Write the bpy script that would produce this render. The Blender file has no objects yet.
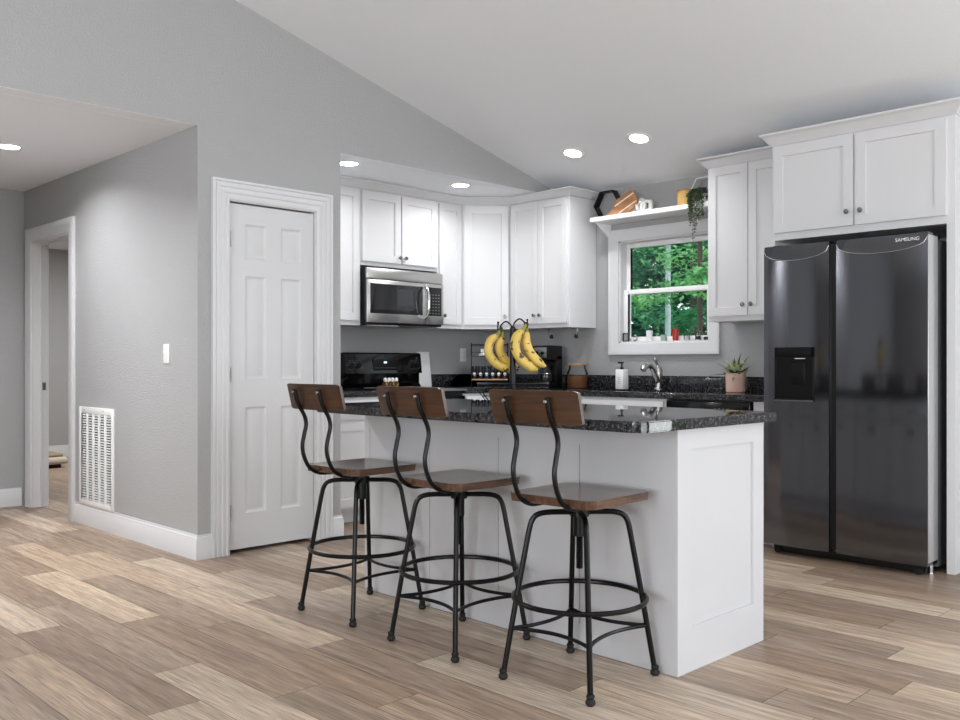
import bpy, bmesh, math, random
from mathutils import Matrix, Vector
random.seed(7)
PI = math.pi
R = math.radians
sc = bpy.context.scene
C = sc.collection

# ------------------------------------------------------------------ camera, world, light, exposure
cam_data = bpy.data.cameras.new('camera')
cam = bpy.data.objects.new('camera', cam_data); C.objects.link(cam)
cam.location = (0, 0, 1.11)
cam.rotation_euler = (PI / 2, 0, R(45.28 - 90))
cam_data.sensor_width = 36.0
cam_data.lens = 913.0 * 36 / 960
cam_data.shift_y = 3 / 960
cam_data.clip_start = 0.05
sc.camera = cam

world = bpy.data.worlds.new('overcast_sky'); sc.world = world
world.use_nodes = True
bg = world.node_tree.nodes['Background']
bg.inputs['Color'].default_value = (0.86, 0.94, 1.0, 1)
bg.inputs['Strength'].default_value = 1.9

sc.view_settings.view_transform = 'Standard'
sc.view_settings.look = 'None'
sc.view_settings.gamma = 1
sc.view_settings.use_curve_mapping = False
sc.view_settings.exposure = -0.12
sc.cycles.use_denoising = True
sc.cycles.max_bounces = 10
sc.cycles.diffuse_bounces = 6
sc.cycles.caustics_reflective = False
sc.cycles.caustics_refractive = False

def area(name, loc, rot, sx, sy, power, col=(1, 1, 1), shape='RECTANGLE', spread=180):
    l = bpy.data.lights.new(name, 'AREA'); l.shape = shape; l.size = sx; l.size_y = sy
    l.energy = power; l.color = col; l.spread = R(spread)
    o = bpy.data.objects.new(name, l); C.objects.link(o); o.location = loc; o.rotation_euler = rot
    return o
# daylight coming in through the openings behind and beside the camera
area('daylight_back', (1.6, -4.1, 1.35), (R(114), 0, 0), 4.6, 2.1, 200, (0.94, 0.975, 1.0))
area('daylight_left', (-4.9, -0.2, 1.35), (R(114), 0, R(-90)), 4.4, 2.0, 285, (0.94, 0.975, 1.0))
area('daylight_garden', (5.62, -1.6, 1.2), (R(105), 0, R(90)), 2.2, 2.0, 130, (0.94, 0.975, 1.0))
sunl = bpy.data.lights.new('sun', 'SUN'); sunl.energy = 2.0; sunl.angle = R(5); sunl.color = (1, 0.96, 0.88)
suno = bpy.data.objects.new('sun', sunl); C.objects.link(suno); suno.rotation_euler = (R(35), R(12), R(20))

# ------------------------------------------------------------------ mesh helpers
class MB:
    def __init__(s, M=None):
        s.v = []; s.f = []; s.mi = []; s.M = M or Matrix.Identity(4); s.cur = 0
    def add(s, vs, fs):
        n = len(s.v)
        s.v += [s.M @ Vector(v) for v in vs]
        s.f += [tuple(i + n for i in f) for f in fs]
        s.mi += [s.cur] * len(fs)
        return s
    def box(s, x0, x1, y0, y1, z0, z1, b=0, seg=2):
        if x1 < x0: x0, x1 = x1, x0
        if y1 < y0: y0, y1 = y1, y0
        if z1 < z0: z0, z1 = z1, z0
        if b <= 0:
            return s.add([(x0,y0,z0),(x1,y0,z0),(x1,y1,z0),(x0,y1,z0),(x0,y0,z1),(x1,y0,z1),(x1,y1,z1),(x0,y1,z1)],
                         [(0,3,2,1),(4,5,6,7),(0,1,5,4),(1,2,6,5),(2,3,7,6),(3,0,4,7)])
        bm = bmesh.new()
        bmesh.ops.create_cube(bm, size=1)
        for v in bm.verts:
            v.co = Vector(((x0+x1)/2 + v.co.x*(x1-x0), (y0+y1)/2 + v.co.y*(y1-y0), (z0+z1)/2 + v.co.z*(z1-z0)))
        bmesh.ops.bevel(bm, geom=bm.edges[:], offset=min(b, (x1-x0)*.49, (y1-y0)*.49, (z1-z0)*.49), segments=seg, profile=.5, affect='EDGES')
        bm.verts.index_update()
        s.add([v.co.copy() for v in bm.verts], [[v.index for v in f.verts] for f in bm.faces]); bm.free()
        return s
    def ring_faces(s, n, k0, k1):
        return [(k0+i, k0+(i+1) % n, k1+(i+1) % n, k1+i) for i in range(n)]
    def tube(s, pts, r, n=8, closed=False, cap=True):
        pts = [Vector(p) for p in pts]; m = len(pts)
        rs = r if isinstance(r, (list, tuple)) else [r]*m
        tans = []
        for i in range(m):
            if closed: t = pts[(i+1) % m] - pts[i-1]
            else: t = pts[min(i+1, m-1)] - pts[max(i-1, 0)]
            tans.append(t.normalized() if t.length > 1e-9 else Vector((0, 0, 1)))
        u = tans[0].orthogonal().normalized()
        vs = []; fs = []
        for i in range(m):
            t = tans[i]
            u = (u - t*u.dot(t))
            u = u.normalized() if u.length > 1e-6 else t.orthogonal().normalized()
            w = t.cross(u)
            for j in range(n):
                a = 2*PI*j/n
                vs.append(pts[i] + (u*math.cos(a) + w*math.sin(a))*rs[i])
        for i in range(m-1): fs += s.ring_faces(n, i*n, (i+1)*n)
        if closed:
            # close with the best rotation offset
            best = min(range(n), key=lambda o: sum((vs[(m-1)*n+j]-vs[(j+o) % n]).length for j in range(n)))
            fs += [((m-1)*n+i, (m-1)*n+(i+1) % n, (i+1+best) % n, (i+best) % n) for i in range(n)]
        elif cap:
            fs += [tuple(range(n-1, -1, -1)), tuple(range((m-1)*n, m*n))]
        return s.add(vs, fs)
    def cyl(s, p0, p1, r0, r1=None, n=16):
        return s.tube([p0, p1], [r0, r0 if r1 is None else r1], n)
    def lathe(s, prof, c=(0, 0, 0), n=24, axis='z'):
        vs = []; fs = []
        for (r, z) in prof:
            for j in range(n):
                a = 2*PI*j/n
                p = (r*math.cos(a), r*math.sin(a), z)
                if axis == 'x': p = (z, p[0], p[1])
                if axis == 'y': p = (p[0], z, p[1])
                vs.append((c[0]+p[0], c[1]+p[1], c[2]+p[2]))
        for i in range(len(prof)-1): fs += s.ring_faces(n, i*n, (i+1)*n)
        if prof[0][0] > 1e-5: fs.append(tuple(range(n-1, -1, -1)))
        if prof[-1][0] > 1e-5: fs.append(tuple(range((len(prof)-1)*n, len(prof)*n)))
        return s.add(vs, fs)
    def ball(s, c, r, sx=1, sy=1, sz=1, n=12):
        vs = []; fs = []; k = n//2
        for i in range(k+1):
            t = PI*i/k
            for j in range(n):
                a = 2*PI*j/n
                vs.append((c[0]+sx*r*math.sin(t)*math.cos(a), c[1]+sy*r*math.sin(t)*math.sin(a), c[2]+sz*r*math.cos(t)))
        for i in range(k): fs += s.ring_faces(n, i*n, (i+1)*n)
        return s.add(vs, fs)
    def prism(s, poly, f0, f1):
        n = len(poly)
        return s.add([f0(*p) for p in poly] + [f1(*p) for p in poly],
                     [tuple(range(n-1, -1, -1)), tuple(range(n, 2*n))] + [(i, (i+1) % n, n+(i+1) % n, n+i) for i in range(n)])
    def sweep(s, path, prof, mp, closed=False):
        # prof: (offset to the right of the path, height w)
        path = [Vector(p) for p in path]; m = len(path); k = len(prof); vs = []; fs = []
        for i in range(m):
            d1 = (path[i]-path[i-1]).normalized() if (i > 0 or closed) else None
            d2 = (path[(i+1) % m]-path[i]).normalized() if (i < m-1 or closed) else None
            if d1 is None: d1 = d2
            if d2 is None: d2 = d1
            n1 = Vector((d1.y, -d1.x)); n2 = Vector((d2.y, -d2.x))
            mm = (n1+n2); mm = mm/(mm.dot(n1)) if abs(mm.dot(n1)) > 1e-6 else n1
            for (a, w) in prof:
                p = path[i] + mm*a
                vs.append(mp(p.x, p.y, w))
        for i in range(m-1 + (1 if closed else 0)):
            fs += s.ring_faces(k, i*k, ((i+1) % m)*k)
        if not closed: fs += [tuple(range(k-1, -1, -1)), tuple(range((m-1)*k, m*k))]
        return s.add(vs, fs)
    def panelled(s, w, h, t, holes, steps):
        """slab 0..w, front y=0, back y=t, 0..h, with recessed panels; holes (x0,x1,z0,z1); steps (inset, depth)"""
        xs = sorted({0, w} | {v for q in holes for v in q[:2]}); zs = sorted({0, h} | {v for q in holes for v in q[2:]})
        for i in range(len(xs)-1):
            for j in range(len(zs)-1):
                cx, cz = (xs[i]+xs[i+1])/2, (zs[j]+zs[j+1])/2
                if any(q[0] < cx < q[1] and q[2] < cz < q[3] for q in holes): continue
                s.add([(xs[i],0,zs[j]),(xs[i+1],0,zs[j]),(xs[i+1],0,zs[j+1]),(xs[i],0,zs[j+1])], [(0,1,2,3)])
        for q in holes:
            last = (0, 0)
            def rr(st): return [(q[0]+st[0],st[1],q[2]+st[0]),(q[1]-st[0],st[1],q[2]+st[0]),(q[1]-st[0],st[1],q[3]-st[0]),(q[0]+st[0],st[1],q[3]-st[0])]
            for st in steps:
                s.add(rr(last)+rr(st), [(i, (i+1) % 4, 4+(i+1) % 4, 4+i) for i in range(4)]); last = st
            s.add(rr(last), [(0,1,2,3)])
        s.add([(0,0,0),(w,0,0),(w,t,0),(0,t,0),(0,0,h),(w,0,h),(w,t,h),(0,t,h)],
              [(3,2,1,0),(4,5,6,7),(1,2,6,5),(2,3,7,6),(3,0,4,7)])
        return s

ROOT = {}
def tag(o, label=None, cat=None, group=None, kind=None):
    if label: o['label'] = label
    if cat: o['category'] = cat
    if group: o['group'] = group
    if kind: o['kind'] = kind
    return o
def thing(name, label, cat, loc=(0, 0, 0), rz=0, group=None):
    o = bpy.data.objects.new(name, None); C.objects.link(o)
    o.empty_display_size = .05
    o.location = loc; o.rotation_euler = (0, 0, rz)
    ROOT[o.name] = Matrix.Translation(loc) @ Matrix.Rotation(rz, 4, 'Z')
    return tag(o, label, cat, group)
def mesh(name, mb, mats, parent=None, smooth=35, loc=None, merge=True):
    """mb in world coordinates; top-level objects get their origin at loc"""
    M = ROOT.get(parent.name, Matrix.Identity(4)) if parent is not None else (Matrix.Translation(loc) if loc else Matrix.Identity(4))
    Mi = M.inverted()
    me = bpy.data.meshes.new(name)
    me.from_pydata([Mi @ v for v in mb.v], [], mb.f)
    if not isinstance(mats, (list, tuple)): mats = [mats]
    for m in mats: me.materials.append(m)
    me.polygons.foreach_set('material_index', mb.mi)
    if merge:
        bm = bmesh.new(); bm.from_mesh(me)
        bmesh.ops.remove_doubles(bm, verts=bm.verts[:], dist=1e-5)
        bmesh.ops.recalc_face_normals(bm, faces=bm.faces[:])
        bm.to_mesh(me); bm.free()
    if smooth:
        me.polygons.foreach_set('use_smooth', [True]*len(me.polygons))
        me.set_sharp_from_angle(angle=R(smooth))
    me.update()
    o = bpy.data.objects.new(name, me); C.objects.link(o)
    if parent is not None: o.parent = parent; ROOT[o.name] = M
    elif loc: o.location = loc; ROOT[o.name] = M
    return o
def struct(name, mb, mats, parent=None, smooth=35, loc=None):
    o = mesh(name, mb, mats, parent, smooth, loc)
    if parent is None: o['kind'] = 'structure'
    return o
def text_mesh(name, txt, size, M, mat, parent, extrude=.0004):
    cu = bpy.data.curves.new(name, 'FONT'); cu.body = txt; cu.size = size; cu.extrude = extrude
    cu.align_x = 'CENTER'; cu.align_y = 'CENTER'
    t = bpy.data.objects.new('t', cu)
    me0 = bpy.data.meshes.new_from_object(t)
    mb = MB(M); mb.add([v.co for v in me0.vertices], [tuple(p.vertices) for p in me0.polygons])
    bpy.data.objects.remove(t); bpy.data.meshes.remove(me0)
    return mesh(name, mb, mat, parent, smooth=0)
def copy_tree(o, parent=None):
    c = o.copy(); C.objects.link(c); c.parent = parent
    for ch in list(o.children): copy_tree(ch, c)
    return c
def bez(pts, n=24):
    """Catmull-Rom through points"""
    P = [Vector(p) for p in pts]; P = [P[0]*2-P[1]] + P + [P[-1]*2-P[-2]]; out = []
    seg = len(P)-3; per = max(2, n//seg)
    for i in range(seg):
        a, b, c, d = P[i:i+4]
        for k in range(per):
            t = k/per
            out.append(.5*((2*b)+(c-a)*t+(2*a-5*b+4*c-d)*t*t+(3*b-a-3*c+d)*t**3))
    out.append(P[-2]); return out

# ------------------------------------------------------------------ materials
def newmat(name):
    m = bpy.data.materials.new(name); m.use_nodes = True
    return m, m.node_tree.nodes, m.node_tree.links, m.node_tree.nodes['Principled BSDF']
def s2l(c):
    return tuple(((v/255)/12.92 if v/255 <= .04045 else ((v/255+.055)/1.055)**2.4) for v in c) + (1,)
def plain(name, rgb, rough=.5, metal=0, coat=0, bump=None, spec=.5, tr=0, ior=1.45):
    m, N, L, b = newmat(name)
    b.inputs['Base Color'].default_value = s2l(rgb); b.inputs['Roughness'].default_value = rough
    b.inputs['Metallic'].default_value = metal; b.inputs['Coat Weight'].default_value = coat
    b.inputs['Specular IOR Level'].default_value = spec
    b.inputs['Transmission Weight'].default_value = tr; b.inputs['IOR'].default_value = ior
    if bump:
        g = N.new('ShaderNodeNewGeometry'); n = N.new('ShaderNodeTexNoise'); bp = N.new('ShaderNodeBump')
        n.inputs['Scale'].default_value = bump[0]; n.inputs['Detail'].default_value = bump[3] if len(bump) > 3 else 3
        bp.inputs['Strength'].default_value = bump[1]; bp.inputs['Distance'].default_value = bump[2]
        L.new(g.outputs['Position'], n.inputs['Vector']); L.new(n.outputs['Fac'], bp.inputs['Height']); L.new(bp.outputs['Normal'], b.inputs['Normal'])
    return m
def emis(name, rgb, st):
    m, N, L, b = newmat(name)
    b.inputs['Base Color'].default_value = s2l(rgb); b.inputs['Emission Color'].default_value = s2l(rgb); b.inputs['Emission Strength'].default_value = st
    return m
def wood(name, c0, c1, rough=.35, scale=(1, 1, 1), sc_=6, coat=0):
    m, N, L, b = newmat(name)
    tc = N.new('ShaderNodeTexCoord'); mp = N.new('ShaderNodeMapping'); mp.inputs['Scale'].default_value = scale
    n = N.new('ShaderNodeTexNoise'); n.inputs['Scale'].default_value = sc_; n.inputs['Detail'].default_value = 6; n.inputs['Distortion'].default_value = .6
    r = N.new('ShaderNodeValToRGB'); r.color_ramp.elements[0].position = .3; r.color_ramp.elements[1].position = .7
    r.color_ramp.elements[0].color = s2l(c0); r.color_ramp.elements[1].color = s2l(c1)
    L.new(tc.outputs['Object'], mp.inputs['Vector']); L.new(mp.outputs[0], n.inputs['Vector']); L.new(n.outputs['Fac'], r.inputs[0]); L.new(r.outputs[0], b.inputs['Base Color'])
    b.inputs['Roughness'].default_value = rough; b.inputs['Coat Weight'].default_value = coat; b.inputs['Coat Roughness'].default_value = .2
    return m
def granite(name):
    m, N, L, b = newmat(name)
    g = N.new('ShaderNodeNewGeometry')
    v = N.new('ShaderNodeTexVoronoi'); v.inputs['Scale'].default_value = 150; v.feature = 'F1'
    n = N.new('ShaderNodeTexNoise'); n.inputs['Scale'].default_value = 75; n.inputs['Detail'].default_value = 5
    n2 = N.new('ShaderNodeTexNoise'); n2.inputs['Scale'].default_value = 160; n2.inputs['Detail'].default_value = 3
    for t in (v, n, n2): L.new(g.outputs['Position'], t.inputs['Vector'])
    r = N.new('ShaderNodeValToRGB'); e = r.color_ramp.elements
    e[0].position = .45; e[0].color = s2l((20, 20, 22)); e[1].position = .72; e[1].color = s2l((120, 120, 122))
    mx = N.new('ShaderNodeMath'); mx.operation = 'MULTIPLY_ADD'; mx.inputs[1].default_value = .5; 
    L.new(n.outputs['Fac'], mx.inputs[0]); 
    m2 = N.new('ShaderNodeMath'); m2.operation = 'MULTIPLY'; m2.inputs[1].default_value = .5; L.new(n2.outputs['Fac'], m2.inputs[0]); L.new(m2.outputs[0], mx.inputs[2])
    r.color_ramp.elements[0].position = .50; r.color_ramp.elements[1].position = .72; r.color_ramp.elements[0].color = s2l((26, 26, 28))
    L.new(mx.outputs[0], r.inputs[0]); L.new(r.outputs[0], b.inputs['Base Color'])
    b.inputs['Roughness'].default_value = .025
    return m

M_wall = plain('painted_wall', (167, 167, 168), .55, bump=(110, .55, .008))
M_ceil = plain('ceiling_paint', (236, 239, 243), .8, bump=(70, .25, .005))
M_trim = plain('white_trim', (212, 212, 214), .35)
M_cab = plain('white_cabinet', (212, 212, 214), .38)
M_door = plain('white_door', (206, 206, 208), .4, bump=(30, .05, .002))
M_island = plain('island_white', (193, 193, 196), .16, bump=(4.5, .5, .01, 1))
M_granite = granite('black_granite')
M_blackmetal = plain('black_metal', (13, 13, 14), .33, .5)
M_knob = plain('dark_knob', (150, 146, 142), .25, 1)
M_chrome = plain('chrome', (215, 215, 218), .12, 1)
M_nickel = plain('brushed_nickel', (186, 184, 182), .25, 1)
M_steel = plain('stainless', (190, 189, 187), .28, 1)
M_blkst = plain('black_stainless', (104, 105, 110), .10, 1)
M_fbody = plain('fridge_side_grey', (95, 96, 99), .4, .4)
M_black = plain('black_plastic', (12, 12, 13), .3)
M_blackgloss = plain('black_gloss', (8, 8, 9), .06)
M_rubber = plain('black_rubber', (14, 14, 14), .7)
def thinglass():
    m, N, L, b = newmat('clear_glass')
    tr = N.new('ShaderNodeBsdfTransparent'); tr.inputs[0].default_value = (.97, .98, .98, 1)
    gl = N.new('ShaderNodeBsdfGlossy'); gl.inputs['Roughness'].default_value = .02
    fr = N.new('ShaderNodeFresnel'); fr.inputs['IOR'].default_value = 1.25; mx = N.new('ShaderNodeMixShader')
    L.new(fr.outputs[0], mx.inputs[0]); L.new(tr.outputs[0], mx.inputs[1]); L.new(gl.outputs[0], mx.inputs[2]); L.new(mx.outputs[0], N['Material Output'].inputs[0])
    N.remove(b); return m
M_glass = thinglass()
M_white = plain('white_plastic', (238, 238, 238), .4)
M_ltgrey = plain('light_grey_print', (150, 150, 150), .6)
M_lamp = emis('downlight_lens', (255, 254, 252), 14)
M_walnut = wood('dark_walnut', (42, 27, 17), (80, 51, 31), .38, (8, 1.6, 16), 4, .1)
M_seat = wood('seat_walnut', (58, 40, 30), (96, 68, 50), .26, (1.5, 12, 9), 5, .5)
M_oak = wood('light_wood', (176, 128, 84), (206, 160, 114), .5, (2, 14, 2), 6)
M_board = wood('board_wood', (150, 98, 62), (192, 142, 100), .5, (14, 2, 2), 6)
M_vein = plain('board_stripe', (236, 224, 206), .5)
M_gold = plain('gold', (206, 160, 84), .25, 1)
M_pink = plain('pink_ceramic', (222, 184, 170), .55)
M_yellow = plain('yellow_ceramic', (226, 184, 108), .5)
M_red = plain('red_glass', (188, 40, 34), .2)
M_leaf = plain('succulent_green', (70, 104, 52), .45)
M_leaf2 = plain('pale_leaf', (206, 214, 168), .5)
M_leafd = plain('dark_trailing_leaf', (60, 76, 44), .5)
M_knot = plain('white_knot', (232, 230, 228), .7)
M_display = emis('clock_display', (190, 215, 235), 1.5)
M_granular = plain('brown_grounds', (124, 78, 50), .8, bump=(220, .8, .004))
M_bed = plain('beige_fabric', (188, 178, 162), .9, bump=(120, .4, .003))
M_beddark = plain('dark_fabric', (42, 34, 30), .9)
M_soil = plain('soil', (50, 38, 30), .9)
M_plate = plain('white_plate', (235, 235, 235), .3)
M_smoked = plain('smoked_glass', (38, 38, 40), .05)
M_label = plain('dark_label', (48, 52, 58), .5)
M_teal = plain('pale_green', (160, 190, 168), .4)

def floor_mat():
    m, N, L, b = newmat('vinyl_plank')
    g = N.new('ShaderNodeNewGeometry'); at = N.new('ShaderNodeAttribute'); at.attribute_name = 'tone'
    sp = N.new('ShaderNodeSeparateColor'); L.new(at.outputs['Color'], sp.inputs[0])
    off = N.new('ShaderNodeCombineXYZ'); mul = N.new('ShaderNodeMath'); mul.operation = 'MULTIPLY'; mul.inputs[1].default_value = 37
    L.new(sp.outputs[1], mul.inputs[0]); L.new(mul.outputs[0], off.inputs[0]); L.new(mul.outputs[0], off.inputs[1])
    ad = N.new('ShaderNodeVectorMath'); ad.operation = 'ADD'; L.new(g.outputs['Position'], ad.inputs[0]); L.new(off.outputs[0], ad.inputs[1])
    def noise(scl, s, det, dist):
        mp = N.new('ShaderNodeMapping'); mp.inputs['Scale'].default_value = scl; L.new(ad.outputs[0], mp.inputs['Vector'])
        n = N.new('ShaderNodeTexNoise'); n.inputs['Scale'].default_value = s; n.inputs['Detail'].default_value = det; n.inputs['Distortion'].default_value = dist
        L.new(mp.outputs[0], n.inputs['Vector']); return n
    n1 = noise((12, .6, 1), 2.3, 9, .8)      # broad cathedral grain
    n2 = noise((120, 2.2, 1), 3.0, 8, .2)      # fine pores
    r1 = N.new('ShaderNodeValToRGB'); e = r1.color_ramp.elements
    e[0].position = .32; e[0].color = (.62, .60, .58, 1); e[1].position = .62; e[1].color = (1.14, 1.14, 1.14, 1)
    r2 = N.new('ShaderNodeValToRGB'); e = r2.color_ramp.elements
    e[0].position = .38; e[0].color = (.50, .49, .48, 1); e[1].position = .60; e[1].color = (1.18, 1.18, 1.18, 1)
    L.new(n1.outputs['Fac'], r1.inputs[0]); L.new(n2.outputs['Fac'], r2.inputs[0])
    tone = N.new('ShaderNodeValToRGB'); e = tone.color_ramp.elements
    e[0].position = 0; e[0].color = s2l((134, 116, 101)); e[1].position = 1; e[1].color = s2l((209, 193, 174))
    q = tone.color_ramp.elements.new(.45); q.color = s2l((170, 151, 134))
    L.new(sp.outputs[0], tone.inputs[0])
    hue = N.new('ShaderNodeMix'); hue.data_type = 'RGBA'; hue.blend_type = 'MULTIPLY'
    hue.inputs['B'].default_value = (1.03, .95, .86, 1); L.new(sp.outputs[2], hue.inputs['Factor']); L.new(tone.outputs[0], hue.inputs['A'])
    a = N.new('ShaderNodeMix'); a.data_type = 'RGBA'; a.blend_type = 'MULTIPLY'; a.inputs['Factor'].default_value = .8
    L.new(hue.outputs['Result'], a.inputs['A']); L.new(r1.outputs[0], a.inputs['B'])
    c = N.new('ShaderNodeMix'); c.data_type = 'RGBA'; c.blend_type = 'MULTIPLY'; c.inputs['Factor'].default_value = .8
    L.new(a.outputs['Result'], c.inputs['A']); L.new(r2.outputs[0], c.inputs['B'])
    L.new(c.outputs['Result'], b.inputs['Base Color'])
    b.inputs['Roughness'].default_value = .42
    bp = N.new('ShaderNodeBump'); bp.inputs['Strength'].default_value = .2; bp.inputs['Distance'].default_value = .001
    L.new(n2.outputs['Fac'], bp.inputs['Height']); L.new(bp.outputs['Normal'], b.inputs['Normal'])
    return m
M_floor = floor_mat()
M_gap = plain('plank_gap', (72, 60, 52), .8)

# ------------------------------------------------------------------ structure: floor of planks
G = 4.777            # gable wall plane (Y)
W = 5.72             # window wall plane (X)
BK = 5.70            # range wall plane (Y)
H0 = 2.45            # flat ceiling height
SL = .2577           # vault slope
def vz(x): return H0 + SL*(W-x)

PW, PL = .185, 1.21
joints = {0: 5.05, 1: 4.745, 3: 3.777, 2: 4.2, -1: 3.137, -2: 3.99, 16: 2.235, 14: 1.43, 12: 1.54, 10: 1.364, 8: 1.20, 7: 1.27, 4: 1.98, 11: 2.35, 13: .9}
tones = {}
def setp(k, y, t): tones[(k, math.floor((y-joints[k])/PL))] = t
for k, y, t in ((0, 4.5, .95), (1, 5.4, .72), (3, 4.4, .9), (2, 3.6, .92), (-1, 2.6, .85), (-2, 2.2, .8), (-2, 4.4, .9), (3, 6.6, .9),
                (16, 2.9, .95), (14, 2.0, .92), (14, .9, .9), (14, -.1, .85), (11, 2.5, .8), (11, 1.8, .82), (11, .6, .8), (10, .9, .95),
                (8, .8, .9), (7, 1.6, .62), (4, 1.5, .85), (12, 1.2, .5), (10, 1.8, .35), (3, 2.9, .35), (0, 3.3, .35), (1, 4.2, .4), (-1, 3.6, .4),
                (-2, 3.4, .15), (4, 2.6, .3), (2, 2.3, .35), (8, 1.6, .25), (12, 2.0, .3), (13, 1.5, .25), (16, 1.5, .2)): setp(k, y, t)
fl = MB(); tone_cols = []
def fill_floor(x0, x1, y0, y1):
    k0 = math.floor((x0-1.645)/PW); k1 = math.ceil((x1-1.645)/PW)
    for k in range(k0, k1):
        rng = random.Random(k*911+5)
        j = joints.get(k, rng.uniform(0, PL)); joints[k] = j
        xa, xb = max(x0, 1.645+k*PW), min(x1, 1.645+(k+1)*PW)
        if xb-xa < .002: continue
        for q in range(math.floor((y0-j)/PL), math.ceil((y1-j)/PL)):
            ya, yb = max(y0, j+q*PL), min(y1, j+(q+1)*PL)
            if yb-ya < .002: continue
            rg = random.Random(k*7919+q*104729+3)
            t = tones.get((k, q), rg.choice([.1, .18, .25, .3, .35, .42, .5, .55, .8])); g_ = .0009
            fl.add([(xa+g_, ya+g_, 0), (xb-g_, ya+g_, 0), (xb-g_, yb-g_, 0), (xa+g_, yb-g_, 0)], [(0, 1, 2, 3)])
            warm = max(0, min(1, rg.uniform(0, .8) + (.35 if xa < 2.2 else -.1)))
            tone_cols.append((t*.9+.05, rg.random(), warm))
fill_floor(-5.0, W, -4.2, G)
fill_floor(.9, W, G, BK); fill_floor(.9, 2.55, BK, 7.58); fill_floor(2.55, 5.5, BK+.12, 11.15)
fl.cur = 1
fl.add([(-5, -4.2, -.002), (W+.1, -4.2, -.002), (W+.1, 11.2, -.002), (-5, 11.2, -.002)], [(0, 1, 2, 3)])
fl.add([(-5, -4.2, -.1), (W+.1, -4.2, -.1), (W+.1, 11.2, -.1), (-5, 11.2, -.1)], [(0, 3, 2, 1)])
fo = bpy.data.meshes.new('floor'); fo.from_pydata(fl.v, [], fl.f); fo.materials.append(M_floor); fo.materials.append(M_gap)
fo.polygons.foreach_set('material_index', fl.mi)
ca = fo.color_attributes.new('tone', 'FLOAT_COLOR', 'CORNER')
for p in fo.polygons:
    col = tone_cols[p.index] if p.index < len(tone_cols) else (.3, .5, .5)
    for li in p.loop_indices: ca.data[li].color = (col[0], col[1], col[2], 1)
fobj = bpy.data.objects.new('floor', fo); C.objects.link(fobj); fobj['kind'] = 'structure'

# gable wall (one thickness, several leaves in one mesh)
T = .12
w_ = MB()
RX = .36; XL = -5.0
def gz(x): return vz(x) if x >= RX else vz(RX) - SL*(RX-x)
HN = H0+.003
w_.prism([(XL, 0), (.9, 0), (.9, HN), (2.49, HN), (2.49, 0), (2.685, 0), (2.685, 2.055), (3.285, 2.055), (3.285, 0), (3.475, 0), (3.475, HN), (W, HN), (W, vz(W)+.001), (RX, vz(RX)), (XL, gz(XL))],
         lambda x, z: (x, G, z), lambda x, z: (x, G+T, z))
struct('wall_gable', w_, M_wall)
struct('wall_hall', MB().box(2.49, 2.61, G+T, 6.65, 0, H0).box(2.49, 2.61, 7.41, 7.58, 0, H0).box(2.49, 2.61, 6.65, 7.41, 2.04, H0), M_wall)
struct('wall_hall_end', MB().box(.78, 2.61, 7.58, 7.70, 0, H0), M_wall)
struct('wall_hall_left', MB().box(.78, .9, G+T, 7.58, 0, H0), M_wall)
struct('wall_alcove', MB().box(3.355, 3.475, G+T, BK, 0, H0), M_wall)
struct('wall_range', MB().box(2.61, W+.14, BK, BK+.12, 0, H0), M_wall)
struct('wall_bedroom_far', MB().box(2.49, 5.6, 11.15, 11.27, 0, H0), M_wall)
struct('wall_bedroom_side', MB().box(5.5, 5.62, BK+.12, 11.15, 0, H0).box(2.49, 2.61, 7.7, 11.15, 0, H0), M_wall)
# window wall with its opening
wy0, wy1, wz0, wz1 = 3.46, 4.25, 1.262, 2.045
w_ = MB().box(W, W+.14, wy1, BK, 0, H0+.12).box(W, W+.14, 1.0, wy0, 0, H0+.12).box(W, W+.14, wy0, wy1, 0, wz0).box(W, W+.14, wy0, wy1, wz1, H0+.12)
w_.box(W, W+.14, -4.32, -2.8, 0, H0+.12).box(W, W+.14, -2.8, -.4, 2.2, H0+.12).box(W, W+.14, -.4, 1.0, 0, H0+.12)
struct('wall_window', w_, M_wall)
struct('wall_back', MB().box(XL, W+.14, -4.32, -4.2, 0, .3).box(XL, -.8, -4.32, -4.2, .3, 2.45).box(4.0, W+.14, -4.32, -4.2, .3, 2.45)
       .prism([(XL, 2.45), (W, 2.45), (W, vz(W)+.001), (RX, vz(RX)), (XL, gz(XL))], lambda x, z: (x, -4.32, z), lambda x, z: (x, -4.2, z)), M_wall)
struct('wall_left', MB().box(XL-.12, XL, -4.32, -2.5, 0, gz(XL)).box(XL-.12, XL, 2.2, G+T, 0, gz(XL)).box(XL-.12, XL, -2.5, 2.2, 0, .3).box(XL-.12, XL, -2.5, 2.2, 2.4, gz(XL)), M_wall)
# ceilings
def slab(xa, xb, y0, y1, name):
    mb = MB(); za, zb = gz(xa), gz(xb)
    mb.add([(xa,y0,za),(xb,y0,zb),(xb,y1,zb),(xa,y1,za),(xa,y0,za+.1),(xb,y0,zb+.1),(xb,y1,zb+.1),(xa,y1,za+.1)],
           [(0,1,2,3),(4,7,6,5),(0,4,5,1),(1,5,6,2),(2,6,7,3),(3,7,4,0)])
    return struct(name, mb, M_ceil)
slab(RX, W+.14, -4.32, G, 'ceiling'); slab(XL-.12, RX, -4.32, G, 'ceiling')
struct('ceiling', MB().box(.78, W+.14, G+T, 7.7, H0, H0+.1).box(3.476, W, G+.002, G+T, H0+.0008, H0+.0025).box(.901, 2.489, G+.002, G+T, H0+.0008, H0+.0025), M_ceil)
struct('ceiling', MB().box(2.49, 5.62, 7.7, 11.27, H0, H0+.1), M_ceil)

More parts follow.
